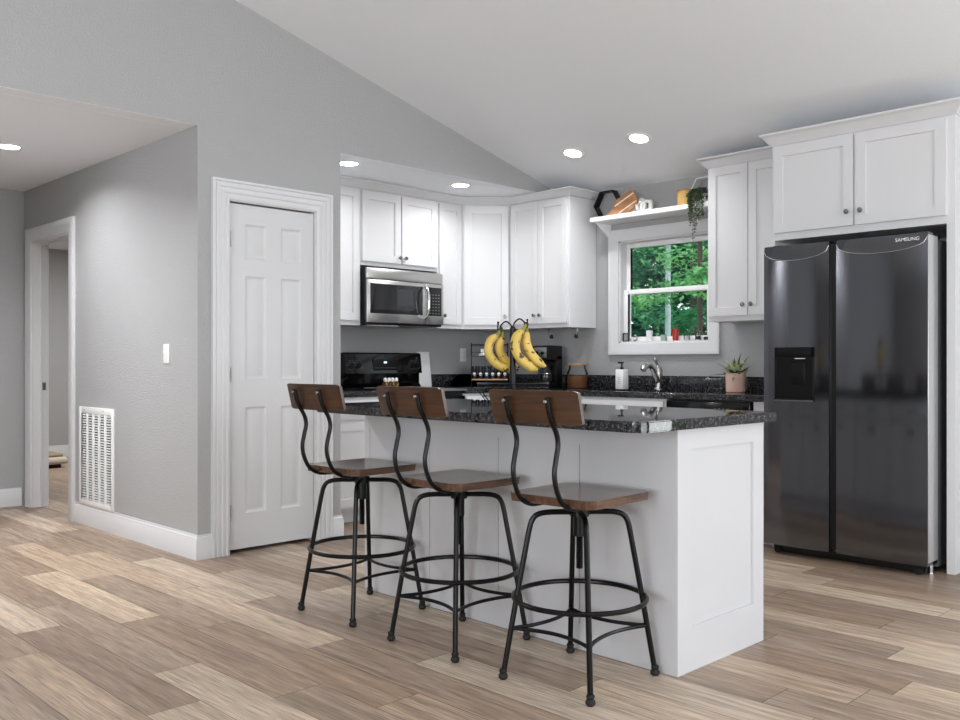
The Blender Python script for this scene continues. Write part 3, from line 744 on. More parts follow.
# ------------------------------------------------------------------ bar stools
def make_stool(label):
    r = thing('bar_stool', label, 'bar stool', (0, 0, 0), 0, 'industrial swivel bar stools along the island')
    n = 14; S = .185
    st = MB(); top = []; bot = []
    for i in range(n+1):
        for j in range(n+1):
            u, v = -1+2*i/n, -1+2*j/n
            x, y = S*u, S*v
            cut = max(0, abs(u)+abs(v)-1.86); x -= math.copysign(cut*S*.5, u); y -= math.copysign(cut*S*.5, v)
            e = max(abs(u), abs(v)); z = .662 - .009*(1-e**4)
            if e > .999: z = .657
            top.append((x, y, z)); bot.append((x*(.985), y*.985, .628))
    q = n+1
    fs = [(i*q+j, (i+1)*q+j, (i+1)*q+j+1, i*q+j+1) for i in range(n) for j in range(n)]
    fb = [tuple(reversed([a+q*q for a in f])) for f in fs]
    side = []
    loop = [i*q for i in range(n)] + [n*q+j for j in range(n)] + [i*q+n for i in range(n, 0, -1)] + [j for j in range(n, 0, -1)]
    for a, b_ in zip(loop, loop[1:]+loop[:1]): side.append((a, b_, b_+q*q, a+q*q))
    st.add(top+bot, fs+fb+side)
    mesh('seat', st, M_seat, r, smooth=40)
    # backrest board, curved
    bk = MB(); nn = 20; hh = 8; w2 = .19
    fr = []; rr_ = []
    for i in range(nn+1):
        u = -1+2*i/nn; y = w2*u
        for k in range(hh+1):
            v = k/hh; z0, z1 = .908, 1.02
            rc = .006; dz = 0
            ee = max(0, abs(y)-(w2-rc)); dz = rc-math.sqrt(max(0, rc*rc-ee*ee)) if ee > 0 else 0
            z = (z0+dz) + (z1-z0-2*dz)*v
            xb = -.279 + .022*u*u - (z-.96)*.25
            fr.append((xb, y, z)); rr_.append((xb+.014, y, z))
    m_ = hh+1; N0 = len(fr)
    f1 = [(i*m_+k, (i+1)*m_+k, (i+1)*m_+k+1, i*m_+k+1) for i in range(nn) for k in range(hh)]
    f2 = [tuple(reversed([a+N0 for a in f])) for f in f1]
    lp = [i*m_ for i in range(nn)] + [nn*m_+k for k in range(hh)] + [i*m_+hh for i in range(nn, 0, -1)] + [k for k in range(hh, 0, -1)]
    sd = [(a, b_, b_+N0, a+N0) for a, b_ in zip(lp, lp[1:]+lp[:1])]
    bk.add(fr+rr_, f1+f2+sd)
    mesh('backrest', bk, M_walnut, r, smooth=50)
    prof = [(-.04, .622), (-.11, .619), (-.175, .625), (-.222, .652), (-.25, .70), (-.259, .75), (-.249, .80), (-.24, .84), (-.249, .88), (-.283, .937), (-.300, .998)]
    for s_ in (-1, 1):
        sp = mesh('back_support', MB().tube(bez([(x, s_*.088, z) for x, z in prof], 60), .0088, 10), M_blackmetal, r)
        bo = MB()
        for z in (.985,):
            xx = -.283-(z-.96)*.25-.017
            bo.lathe([(.007, .0), (.006, -.006), (0, -.008)], (xx+.0, s_*.088, z), 10, 'x')
        mesh('bolt', bo, M_nickel, sp)
    hub = MB().cyl((0, 0, .50), (0, 0, .622), .022, n=18).cyl((0, 0, .57), (0, 0, .60), .034, n=18).box(-.07, .07, -.012, .012, .618, .628).box(-.012, .012, -.07, .07, .618, .628)
    mesh('swivel_hub', hub, M_blackmetal, r)
    rod = []
    zz = .385
    pf = [(0, .385), (.011, .385)]
    while zz < .5: pf += [(.013, zz+.001), (.011, zz+.004)]; zz += .006
    pf += [(.011, .505), (0, .505)]
    mesh('threaded_rod', MB().lathe(pf, (0, 0, 0), 14), M_blackmetal, r)
    dirs = [(1, 1), (1, -1), (-1, -1), (-1, 1)]
    def unit(d): v = Vector((d[0]*.2, d[1]*.19, 0)); return v.normalized()
    for d in dirs:
        u = unit(d)
        pts = [u*.028+Vector((0, 0, .585)), u*.10+Vector((0, 0, .585)), u*.132+Vector((0, 0, .582)), u*.157+Vector((0, 0, .572)), u*.172+Vector((0, 0, .550)), u*.181+Vector((0, 0, .515)), u*.224+Vector((0, 0, .285)), u*.27+Vector((0, 0, .022))]
        lg = mesh('leg', MB().tube([pts[0]]+bez(pts[1:6], 20)+pts[6:], .0100, 10), M_blackmetal, r)
        ft = u*.271
        mesh('foot', MB().lathe([(0, 0), (.012, .001), (.017, .008), (.016, .016), (.012, .022), (.0145, .03), (.012, .036)], (ft.x, ft.y, 0), 14), M_rubber, lg)
    mesh('footrest_ring', MB().tube([(.233*math.cos(2*PI*k/56), .233*math.sin(2*PI*k/56), .285) for k in range(56)], .0092, 10, closed=True), M_blackmetal, r)
    for i in range(4):
        a = unit(dirs[i])*.243; b_ = unit(dirs[(i+1) % 4])*.243; mid = (a+b_).normalized()*.088
        pts = []
        for k in range(21):
            t = k/20; p = a*(1-t)**2 + mid*2*t*(1-t)*.95 + b_*t*t; pts.append((p.x, p.y, .178))
        mesh('brace', MB().tube(pts, .007, 8), M_blackmetal, r)
    return r
LB = ['dark wood and black metal bar stool nearest the white panelled door', 'middle of the three bar stools, dark wood seat on four black legs', 'bar stool nearest the open end panel of the island, bluish sheen on its seat']
proto = make_stool(LB[0])
for i, (x, y, a) in enumerate(((2.515, 3.295, 1), (2.514, 2.658, 0), (2.520, 2.045, 3))):
    o = proto if i == 0 else copy_tree(proto)
    o.location = (x, y, 0); o.rotation_euler = (0, 0, R(a)); o['label'] = LB[i]

# ------------------------------------------------------------------ banana stand
def banana_mat():
    m, N, L, b = newmat('banana_peel')
    g = N.new('ShaderNodeTexCoord'); n = N.new('ShaderNodeTexNoise'); n.inputs['Scale'].default_value = 38; n.inputs['Detail'].default_value = 3
    n2 = N.new('ShaderNodeTexNoise'); n2.inputs['Scale'].default_value = 12
    L.new(g.outputs['Object'], n.inputs['Vector']); L.new(g.outputs['Object'], n2.inputs['Vector'])
    r0 = N.new('ShaderNodeValToRGB'); e = r0.color_ramp.elements; e[0].position = .35; e[0].color = s2l((216, 182, 96)); e[1].position = .7; e[1].color = s2l((196, 170, 78))
    r = N.new('ShaderNodeValToRGB'); e = r.color_ramp.elements; e[0].position = .60; e[0].color = (0, 0, 0, 1); e[1].position = .635; e[1].color = (1, 1, 1, 1)
    mx = N.new('ShaderNodeMix'); mx.data_type = 'RGBA'; mx.inputs['B'].default_value = s2l((74, 44, 22))
    L.new(n2.outputs['Fac'], r0.inputs[0]); L.new(n.outputs['Fac'], r.inputs[0]); L.new(r.outputs[0], mx.inputs['Factor']); L.new(r0.outputs[0], mx.inputs['A'])
    L.new(mx.outputs['Result'], b.inputs['Base Color']); b.inputs['Roughness'].default_value = .5
    return m
M_ban = banana_mat(); M_stem = plain('banana_stem', (136, 128, 58), .6); M_tip = plain('banana_tip', (52, 38, 24), .7)
BC = Vector((2.923, 2.747, 0)); DR = Vector((.71, -.704, 0)); DB = Vector((.704, .71, 0))
c = thing('banana_stand', 'black wire fruit basket with a tall double-hook banana hanger on the island', 'fruit stand', (BC.x, BC.y, .915))
def circ(r, z, n=48, dz=0): return [(BC.x+r*math.cos(2*PI*k/n), BC.y+r*math.sin(2*PI*k/n), z+(dz if k % 2 else 0)) for k in range(n)]
bs = MB()
for r, z, t in ((.155, 1.020, .0036), (.155, 1.004, .0026), (.135, .965, .0018), (.085, .923, .0028)): bs.tube(circ(r, z), t, 6, closed=True)
bs.tube(circ(.155, 1.004, 64, .016), .0020, 5, closed=True)
for k in range(20):
    a = 2*PI*k/20; u = Vector((math.cos(a), math.sin(a), 0))
    bs.tube([BC+u*.155+Vector((0, 0, 1.005)), BC+u*.148+Vector((0, 0, .98)), BC+u*.125+Vector((0, 0, .95)), BC+u*.09+Vector((0, 0, .924)), BC+Vector((0, 0, .922))], .0015, 5)
for k in range(3):
    a = 2*PI*k/3; u = Vector((math.cos(a), math.sin(a), 0)); bs.ball(tuple(BC+u*.085+Vector((0, 0, .920))), .005)
mesh('basket', bs, M_blackmetal, c)
mesh('post', MB().cyl((BC.x, BC.y, .921), (BC.x, BC.y, 1.262), .0135, n=14).ball((BC.x, BC.y, 1.262), .012), M_blackmetal, c)
for s_ in (-1, 1):
    z_ = .0 if s_ < 0 else .012
    pts = [BC+Vector((0, 0, 1.255)), BC+DR*.008*s_+Vector((0, 0, 1.275+z_)), BC+DR*.030*s_+Vector((0, 0, 1.292+z_)), BC+DR*.052*s_+Vector((0, 0, 1.275+z_)), BC+DR*.058*s_+Vector((0, 0, 1.255+z_)), BC+DR*.066*s_+Vector((0, 0, 1.262+z_)), BC+DR*.064*s_+Vector((0, 0, 1.287+z_))]
    hk = mesh('hook', MB().tube(bez(pts, 36), .0035, 8).ball(tuple(pts[-1]), .0055), M_blackmetal, c)
def banana(parent, pts, back, rmax=.020):
    P_ = [BC + DR*a + DB*(back+bb) + Vector((0, 0, z)) for a, z, bb in pts]
    p = bez(P_, 40); n = len(p); rs = []
    for i in range(n):
        t = i/(n-1)
        if t < .18: rr = .0065 + .003*(t/.18)
        else:
            q = (t-.18)/.82; rr = .0095 + (rmax-.0095)*min(1, q/.16)**.7
            if q > .78: rr *= max(.22, 1-((q-.78)/.22)**1.8)
        rs.append(rr)
    mb = MB(); mb.tube(p, rs, 7)
    cut = int(.2*n)
    for fi in range(len(mb.f)):
        mb.mi[fi] = 1 if fi < cut*7 else 0
        if fi >= (n-2)*7: mb.mi[fi] = 2
    return mesh('banana', mb, [M_ban, M_stem, M_tip], parent, smooth=60)
def P(px, py): return ((px-512)/227, 1.11+(363-py)/227)
b1 = thing('banana_bunch', 'bunch of two spotted bananas on the left hook of the stand', 'bananas', tuple(BC+DR*-.064+Vector((0, 0, 1.07))), 0, 'banana bunches on the hanger')
banana(b1, [P(499.5, 330)+(.0,), P(497, 335)+(0,), P(490, 341)+(0,), P(487.8, 352)+(0,), P(494, 362.5)+(.01,), P(505, 368)+(.03,), P(518, 370)+(.045,)], -.0)
banana(b1, [P(501, 331)+(.01,), P(501.5, 337)+(.015,), P(499, 345)+(.02,), P(500, 353)+(.03,), P(506, 361)+(.045,), P(519, 367.5)+(.075,)], .0, .02)
mesh('stem_crown', MB().ball(tuple(BC+DR*-.052+Vector((0, 0, 1.258))), .009, 1, 1, 1.5), M_tip, b1)
b2 = thing('banana_bunch', 'bunch of two spotted bananas on the right hook, in front of the coffee maker', 'bananas', tuple(BC+DR*.06+Vector((0, 0, 1.07))), 0, 'banana bunches on the hanger')
banana(b2, [P(525, 325)+(-.01,), P(522, 330)+(-.02,), P(515.5, 337)+(-.03,), P(514, 348)+(-.03,), P(519.5, 359)+(-.03,), P(529, 367)+(-.02,), P(538, 370.5)+(-.01,)], -.0, .022)
banana(b2, [P(526, 326)+(0,), P(525.5, 332)+(0,), P(525, 341)+(0,), P(528.5, 351)+(0,), P(536, 361)+(0,), P(546, 367.5)+(0,)], .012, .022)
mesh('stem_crown', MB().ball(tuple(BC+DR*.058+Vector((0, 0, 1.278))), .010, 1, 1, 1.4), M_tip, b2)

# ------------------------------------------------------------------ counter objects
Z = .9142
# salt and pepper shakers on the stove
def shaker_fig(x, y, label):
    r = thing('shaker', label, 'shaker', (x, y, .9225), 0, 'figurine shakers on the stove')
    mesh('body', MB().lathe([(0, 0), (.024, 0), (.030, .014), (.029, .032), (.020, .046), (.012, .052), (0, .054)], (x, y, .9225), 18), M_walnut, r)
    mesh('ring', MB().tube([(x+.021*math.cos(a), y-.028, .9225+.030+.021*math.sin(a)) for a in [2*PI*k/24 for k in range(24)]], .005, 8, closed=True), M_gold, r)
    for s_ in (-1, 1):
        mesh('ear', MB().lathe([(0, 0), (.010, .004), (.014, .02), (.010, .032), (0, .036)], (x+s_*.018, y-.012, .9225+.044), 12), M_white, r)
shaker_fig(4.268, 5.30, 'left small figurine shaker with white ears and a gold ring on the stove')
shaker_fig(4.338, 5.30, 'right small figurine shaker with white ears and a gold ring on the stove')
# white cutting board standing right of the backguard
cbM = Matrix.Translation((4.94, 5.636, Z+.002)) @ Matrix.Rotation(R(-7), 4, 'X')
wb = tag(mesh('cutting_board', MB(cbM).box(-.052, .085, 0, .014, 0, .29, .006), M_white, loc=(4.9, 5.6, Z)), 'white board leaning on the wall just right of the stove', 'board')
# outlets and switch
def wallplate(name, label, cat, Mt, kind):
    r = thing(name, label, cat, tuple(Mt.translation))
    mesh('plate', MB(Mt).box(-.036, .036, -.006, 0, -.058, .058, .003), M_plate, r)
    if kind == 'outlet':
        for z in (-.022, .022):
            s_ = mesh('socket', MB(Mt).box(-.016, .016, -.0085, -.006, z-.014, z+.014, .002), M_white, r)
            mesh('slots', MB(Mt).box(-.008, -.006, -.0088, -.0084, z-.004, z+.006).box(.006, .008, -.0088, -.0084, z-.004, z+.006), M_black, s_)
    else:
        mesh('toggle', MB(Mt).box(-.005, .005, -.017, -.006, -.010, .014, .002), M_white, r)
    return r
wallplate('outlet', 'white outlet on the wall between the stove and the spice rack', 'outlet', Mrot((5.437, BK, 1.18), FY), 'outlet')
wallplate('light_switch', 'white light switch on the hallway wall above the vent', 'light switch', Mrot((2.49, 5.152, 1.165), FX), 'switch')

# spice rack set diagonally in the corner
SRc = (5.43, 5.37); Mt = Mrot((SRc[0], SRc[1], Z), DIAG)
r = thing('spice_rack', 'black wire two-tier spice rack with wooden shelves in the corner', 'spice rack', (SRc[0], SRc[1], Z), DIAG)
fm = MB(Mt)
for s_ in (-1, 1):
    x = s_*.152
    fm.tube(bez([(x, -.055, 0), (x, -.055, .33), (x, -.045, .355), (x, .045, .355), (x, .055, .33), (x, .055, 0)], 40), .0035, 8)
fm.tube([(-.152, .055, .35), (.152, .055, .35)], .0035, 8)
for z in (.075, .30): fm.tube([(-.152, .058, z+.04), (.152, .058, z+.04)], .0025, 6)
for z in (.10, .285): fm.tube([(-.152, -.058, z), (.152, -.058, z)], .0022, 6)
mesh('frame', fm, M_blackmetal, r)
mesh('shelf', MB(Mt).box(-.15, .15, -.055, .052, .052, .064, .002), M_oak, r)
mesh('shelf', MB(Mt).box(-.15, .15, -.055, .052, .245, .257, .002), M_walnut, r)
for i in range(6):
    x = -.126+i*.0505
    p = Mt @ Vector((x, -.015, .0645))
    j = thing('spice_jar', 'small dark spice jar with a black lid on the lower shelf of the rack', 'jar', tuple(p), 0, 'spice jars on the corner rack')
    jm = MB(); jm.lathe([(0, 0), (.022, 0), (.023, .004), (.023, .072), (.019, .078), (0, .078)], tuple(p), 16)
    mesh('glass', jm, plain('spice_%d' % i, [(34, 26, 24), (30, 28, 34), (34, 44, 66), (30, 26, 26), (44, 30, 26), (36, 30, 30)][i], .15), j)
    mesh('lid', MB().lathe([(.0225, .0785), (.0225, .104), (0, .104)], tuple(p), 16), M_black, j)
    fr_ = Vector((-.7071, -.7071, 0))
    lm = MB(Matrix.Translation(p+fr_*.0235+Vector((0, 0, .04))) @ Matrix.Rotation(DIAG, 4, 'Z')); lm.lathe([(.013, 0), (.013, -.001), (0, -.001)], (0, 0, 0), 14, 'y')
    mesh('label_dot', lm, M_white, j)
tag(mesh('recipe_box', MB(Mt).box(-.075, -.015, -.03, .03, .258, .315, .003).box(-.09, 0, -.04, -.032, .258, .272, .002), M_white, loc=tuple(Mt @ Vector((-.045, 0, .258)))), 'small white box on the top shelf of the spice rack', 'box')

# coffee maker
CX0, CX1, CY0, CY1 = 5.455, 5.60, 4.715, 4.885
r = thing('coffee_maker', 'black drip coffee maker with a glass carafe under the wall cabinet', 'coffee maker', ((CX0+CX1)/2, (CY0+CY1)/2, Z))
mesh('base', MB().box(CX0-.04, CX1, CY0, CY1, Z, Z+.035, .008), M_black, r)
mesh('column', MB().box(CX1-.075, CX1, CY0, CY1, Z+.03, Z+.26, .008), M_black, r)
hd = mesh('head', MB().box(CX0-.03, CX1, CY0, CY1, Z+.215, Z+.335, .012), M_black, r)
cpn = mesh('control_panel', MB().box(CX0-.034, CX0-.028, CY0+.02, CY1-.02, Z+.235, Z+.318, .004), M_steel, hd)
mesh('dial', MB().lathe([(.014, 0), (.013, -.008), (0, -.009)], (CX0-.034, CY0+.058, Z+.275), 16, 'x').lathe([(.016, 0), (.015, -.002), (0, -.002)], (CX0-.034, CY1-.052, Z+.275), 16, 'x'), M_black, cpn)
cf = mesh('carafe', MB().lathe([(0, .04), (.052, .04), (.058, .06), (.058, .11), (.045, .155), (.042, .165)], (CX0+.03, (CY0+CY1)/2, Z), 20), M_smoked, r)
mesh('carafe_lid', MB().lathe([(.044, .165), (.044, .18), (0, .185)], (CX0+.03, (CY0+CY1)/2, Z), 20), M_black, cf)
mesh('carafe_handle', MB().tube(bez([(CX0-.01, 4.78, Z+.165), (CX0-.05, 4.765, Z+.155), (CX0-.055, 4.765, Z+.10), (CX0-.028, 4.79, Z+.07)], 16), .007, 8), M_black, cf)
mesh('carafe_band', MB().tube([(CX0+.03+.0585*math.cos(2*PI*k/28), (CY0+CY1)/2+.0585*math.sin(2*PI*k/28), Z+.11) for k in range(28)], .003, 6, closed=True), M_chrome, cf)

# glass jar with wooden lid
jx, jy = 5.575, 4.545
r = thing('storage_jar', 'glass storage jar with a wooden lid, half full of brown grounds', 'jar', (jx, jy, Z))
mesh('glass', MB().lathe([(.0, .0), (.078, 0), (.082, .006), (.082, .12), (.068, .15), (.064, .178)], (jx, jy, Z), 28), M_glass, r)
mesh('contents', MB().lathe([(0, .003), (.0805, .004), (.0805, .094), (0, .1)], (jx, jy, Z), 28), M_granular, r)
mesh('lid', MB().lathe([(0, .178), (.072, .178), (.074, .182), (.074, .192), (0, .193)], (jx, jy, Z), 28), M_oak, r)

# soap bottle
sx, sy = 5.53, 4.085
r = thing('soap_dispenser', 'white square soap bottle with a black pump beside the sink', 'soap dispenser', (sx, sy, Z))
bt_ = mesh('bottle', MB().box(sx-.033, sx+.036, sy-.036, sy+.036, Z, Z+.148, .006), M_white, r)
tx = MB()
for i, w2 in enumerate((.012, .009, .014, .008)): tx.box(sx-.0335, sx-.033, sy-w2, sy+w2, Z+.085-i*.014, Z+.088-i*.014)
mesh('label_lines', tx, M_ltgrey, bt_)
mesh('pump', MB().cyl((sx, sy, Z+.142), (sx, sy, Z+.165), .013, n=14).cyl((sx, sy, Z+.165), (sx, sy, Z+.195), .007, n=10).box(sx-.04, sx+.012, sy-.011, sy+.011, Z+.192, Z+.205, .004), M_black, r)

# faucet
fx, fy = 5.63, 3.83
r = thing('faucet', 'brushed nickel kitchen faucet with a pull-out spout behind the sink', 'faucet', (fx, fy, Z))
mesh('body', MB().lathe([(0, 0), (.033, 0), (.033, .008), (.027, .014), (.026, .06), (.030, .10), (.031, .14), (.024, .165), (0, .172)], (fx, fy, Z), 22), M_nickel, r)
mesh('spout', MB().tube(bez([(fx, fy, Z+.05), (fx-.035, fy, Z+.10), (fx-.075, fy, Z+.155), (fx-.12, fy, Z+.18), (fx-.165, fy, Z+.17), (fx-.19, fy, Z+.145)], 30), [.024-.005*math.sin(PI*k/30) if k < 22 else .023 for k in range(31)], 14), M_nickel, r)
mesh('lever', MB().tube(bez([(fx, fy, Z+.155), (fx-.01, fy+.006, Z+.19), (fx-.03, fy+.012, Z+.235)], 12), [.013, .012, .011, .010, .009, .009, .009, .010, .011, .013, .014, .012, .008][:13], 10), M_nickel, r)

# potted plant
px_, py_ = 5.50, 3.13
r = thing('potted_plant', 'pink ceramic pot of spiky and leafy succulents at the right end of the counter', 'potted plant', (px_, py_, Z))
mesh('pot', MB().lathe([(0, 0), (.056, 0), (.062, .006), (.066, .12), (.066, .128), (.060, .128), (.058, .11), (0, .11)], (px_, py_, Z), 30), M_pink, r)
mesh('soil', MB().lathe([(.058, .112), (.03, .118), (0, .12)], (px_, py_, Z), 20), M_soil, r)
rg = random.Random(11)
def blade(mb, base, d, L_, wd, droop=.3):
    d = Vector(d).normalized(); side = d.cross(Vector((0, 0, 1)))
    side = side.normalized() if side.length > .01 else Vector((1, 0, 0)); up = side.cross(d)
    n = 7; pts = []
    for i in range(n+1):
        t = i/n; c_ = Vector(base)+d*L_*t - Vector((0, 0, droop*L_*t*t))
        w2 = wd*math.sin(PI*(.18+.82*(1-t)**.8)*.5)*(1-t**3) if i < n else .0005
        pts.append((c_, w2))
    vs = []; fs = []
    for c_, w2 in pts: vs += [c_-side*w2+up*w2*.25, c_-up*w2*.35, c_+side*w2+up*w2*.25, c_+up*w2*.1]
    for i in range(n): fs += [(i*4+j, i*4+(j+1) % 4, (i+1)*4+(j+1) % 4, (i+1)*4+j) for j in range(4)]
    mb.add(vs, fs)
sp_ = MB()
for d, L_, wd in (((-.35, .6, .75), .20, .009), ((-.2, -.3, 1.0), .23, .010), ((.1, -.45, 1), .22, .010), ((-.5, .75, .18), .20, .009), ((.1, .1, 1), .17, .01), ((-.3, -.05, 1), .17, .009), ((.2, .5, .6), .16, .008), ((-.6, -.2, -.1), .09, .012), ((.3, -.6, .7), .15, .009)):
    blade(sp_, (px_+d[0]*.02, py_+d[1]*.02, Z+.115), d, L_, wd)
mesh('spiky_leaves', sp_, M_leaf, r)
sp_ = MB()
for i in range(110):
    a = rg.uniform(0, 2*PI); e_ = rg.uniform(.1, 1.2); q = rg.uniform(.0, .06)
    blade(sp_, (px_+math.cos(a)*q, py_+math.sin(a)*q, Z+.115+rg.uniform(0, .075)), (math.cos(a), math.sin(a), e_), rg.uniform(.025, .055), rg.uniform(.007, .013), .1)
mesh('small_leaves', sp_, [M_leaf2], r)
sp_ = MB()
for i in range(60):
    a = rg.uniform(0, 2*PI); q = rg.uniform(.01, .06)
    blade(sp_, (px_+math.cos(a)*q, py_+math.sin(a)*q, Z+.112+rg.uniform(0, .03)), (math.cos(a), math.sin(a), rg.uniform(.1, 1)), rg.uniform(.02, .045), rg.uniform(.006, .012), .1)
mesh('dark_leaves', sp_, [M_leafd], r)

# paper towel holder under the left wall cabinet
r = thing('paper_towel_holder', 'empty under-cabinet paper towel holder, two black-tipped arms', 'paper towel holder', (5.55, 4.62, 1.31))
for y in (4.50, 4.78):
    a = mesh('arm', MB().tube(bez([(5.52, y+(.02 if y > 4.6 else -.0), ZB-.004), (5.52, y, ZB-.03), (5.52, y-(.01 if y > 4.6 else -.01), ZB-.06)], 8), .009, 8).box(5.49, 5.55, y-.012, y+.025, ZB-.004, ZB-.0005), M_nickel, r)
    mesh('end_cap', MB().ball((5.52, y-(.015 if y > 4.6 else -.012), ZB-.066), .018, .8, 1, 1), M_black, a)

# ------------------------------------------------------------------ window sill trinkets
ZS = wz0+.0125
def sillY(px): 
    a = R(45.28); t = (px-480)/913; ux = math.cos(a)+math.sin(a)*t; uy = math.sin(a)-math.cos(a)*t
    return uy/ux*(W+.02)
SX = W+.02
def lathe_thing(name, label, cat, y, prof, mat, n=16, x=SX, group=None):
    return tag(mesh(name, MB().lathe(prof, (x, y, ZS), n), mat, loc=(x, y, ZS)), label, cat, group)
y = 4.20
r = thing('picture_frame', 'tiny dark picture frame at the left end of the window sill', 'picture frame', (SX, y, ZS))
mesh('frame', MB().box(SX-.005, SX+.005, y-.028, y+.028, ZS, ZS+.008).box(SX-.005, SX+.005, y-.028, y+.028, ZS+.058, ZS+.066).box(SX-.005, SX+.005, y-.028, y-.018, ZS+.008, ZS+.058).box(SX-.005, SX+.005, y+.018, y+.028, ZS+.008, ZS+.058), M_label, r)
mesh('picture', MB().box(SX-.002, SX+.004, y-.018, y+.018, ZS+.008, ZS+.058).box(SX-.003, SX-.002, y-.008, y+.008, ZS+.02, ZS+.045), M_ltgrey, r)
y = 4.115
tag(mesh('figurine', MB().tube([(SX, y+.018*math.cos(2*PI*k/20), ZS+.026+.020*math.sin(2*PI*k/20)) for k in range(20)], .005, 8, closed=True).lathe([(.018, 0), (.014, .004), (0, .005)], (SX, y, ZS), 14).ball((SX, y, ZS+.05), .007), M_nickel, loc=(SX, y, ZS)), 'small silver ring-shaped figurine on the window sill', 'figurine')
lathe_thing('shot_glass', 'tall frosted white shot glass on the window sill', 'shot glass', 3.985, [(0, 0), (.02, 0), (.026, .08), (.023, .08), (.018, .008), (0, .008)], M_white)
lathe_thing('shot_glass', 'short pale green shot glass left of the red glass on the sill', 'shot glass', 3.86, [(0, 0), (.02, 0), (.024, .045), (.021, .045), (.018, .006), (0, .006)], M_teal)
lathe_thing('shot_glass', 'bright red shot glass in the middle of the window sill', 'shot glass', 3.755, [(0, 0), (.021, 0), (.026, .085), (.023, .085), (.019, .008), (0, .008)], M_red)
lathe_thing('shot_glass', 'clear shot glass just right of the red glass on the sill', 'shot glass', 3.66, [(0, 0), (.02, 0), (.024, .055), (.022, .055), (.018, .006), (0, .006)], M_glass)
r = thing('shot_glass', 'clear shot glass with a dark printed base near the right of the sill', 'shot glass', (SX, 3.568, ZS))
mesh('glass', MB().lathe([(0, 0), (.018, 0), (.022, .085), (.020, .085), (.016, .03), (0, .03)], (SX, 3.568, ZS), 16), M_glass, r)
mesh('dark_print', MB().lathe([(.0185, .006), (.0198, .03)], (SX, 3.568, ZS), 16), M_label, r)
tag(mesh('figurine', MB().ball((SX, 3.508, ZS+.012), .012).ball((SX, 3.485, ZS+.012), .012).tube([(SX, 3.508, ZS+.02), (SX, 3.485, ZS+.02)], .004, 6), M_label, loc=(SX, 3.496, ZS)), 'low dark double-lobed trinket at the right end of the window sill', 'figurine')

# ------------------------------------------------------------------ shelf over the window
SZ = 2.182
r = thing('wall_shelf', 'white wall shelf above the window', 'shelf', (5.6, 3.8, SZ))
mesh('board', MB().box(5.49, W-.001, TY0+.002, 4.355, SZ, SZ+.034, .002), M_white, r)
mesh('bracket', MB().prism([(5.55, SZ), (W-.001, SZ), (W-.001, SZ-.10), (5.70, SZ-.10)], lambda x, z: (x, 4.325, z), lambda x, z: (x, 4.345, z)), M_white, r)
SH = SZ+.0345
def hexpts(cx, cz, r, rot=0): return [(cx+r*math.cos(R(60*k+rot)), cz+r*math.sin(R(60*k+rot))) for k in range(6)]
def hexframe(mb, x0, x1, cy, cz, ro, ri, rot=0):
    o, i_ = hexpts(cy, cz, ro, rot), hexpts(cy, cz, ri, rot)
    vs = [(x0, a, b_) for a, b_ in o]+[(x0, a, b_) for a, b_ in i_]+[(x1, a, b_) for a, b_ in o]+[(x1, a, b_) for a, b_ in i_]
    fs = []
    for k in range(6):
        q = (k+1) % 6
        fs += [(k, q, 6+q, 6+k), (12+k, 18+k, 18+q, 12+q), (k, 12+k, 12+q, q), (6+k, 6+q, 18+q, 18+k)]
    mb.add(vs, fs)
hx = MB(); cyh, rh = 4.285, .122
hexframe(hx, 5.60, 5.66, cyh, SH+rh*.866, rh, rh-.011)
tag(mesh('hexagon_ornament', hx, M_blackmetal, loc=(5.6, cyh, SH), smooth=0), 'black hexagonal frame at the left end of the shelf', 'decor')
# cutting board leaning
r = thing('serving_board', 'striped wooden serving board leaning on the shelf behind its handle', 'cutting board', (5.56, 4.12, SH))
Mb = Matrix.Translation((5.560, 4.075, SH+.078)) @ Matrix.Rotation(R(8), 4, 'Y') @ Matrix.Rotation(R(-27), 4, 'X')
bd = MB(Mb)
# local: y along the handle, z across
pl = [(-.105, -.055), (-.105, .055), (-.085, .074), (.06, .074), (.10, .035), (.13, .018), (.205, .014), (.205, -.014), (.13, -.018), (.10, -.035), (.06, -.074), (-.085, -.074)]
bd.prism(pl, lambda a, b_: (-.008, a, b_), lambda a, b_: (.008, a, b_))
mesh('board', bd, M_board, r)
mesh('stripe', MB(Mb).box(-.0088, -.0078, -.098, .085, .030, .040).box(-.0088, -.0078, -.098, .075, -.040, -.032), M_vein, r)
# white knot (linked loops)
kn = MB()
def kring(cx, cy, cz, t1, t2, ra=.040, rb=.034, tr_=.0125):
    Mk = Matrix.Translation((cx, cy, cz)) @ Matrix.Rotation(R(t2), 4, 'Z') @ Matrix.Rotation(R(t1), 4, 'X')
    q = MB(Mk); q.tube([(0, ra*math.cos(2*PI*k/24), rb*math.sin(2*PI*k/24)) for k in range(24)], tr_, 10, closed=True)
    lo = min(v.z for v in q.v)
    if lo < SH+.0005:
        for v in q.v: v.z += SH+.0005-lo
    kn.f += [tuple(i+len(kn.v) for i in f) for f in q.f]; kn.mi += q.mi; kn.v += q.v
for k_ in ((5.59, 4.00, SH+.05, 35, 15), (5.595, 3.955, SH+.045, 10, 65), (5.60, 3.955, SH+.065, 50, -20), (5.59, 3.91, SH+.047, -30, 20), (5.60, 3.875, SH+.04, 15, -60), (5.60, 3.985, SH+.02, 80, 0)): kring(*k_)
tag(mesh('knot_ornament', kn, M_knot, loc=(5.6, 3.945, SH), smooth=60), 'white chain-link knot ornament on the middle of the shelf', 'decor')
tag(mesh('bead', MB().ball((5.60, 3.80, SH+.007), .007), M_ltgrey, loc=(5.6, 3.8, SH)), 'tiny grey bead lying on the shelf beside the knot', 'bead')
yc = 3.595
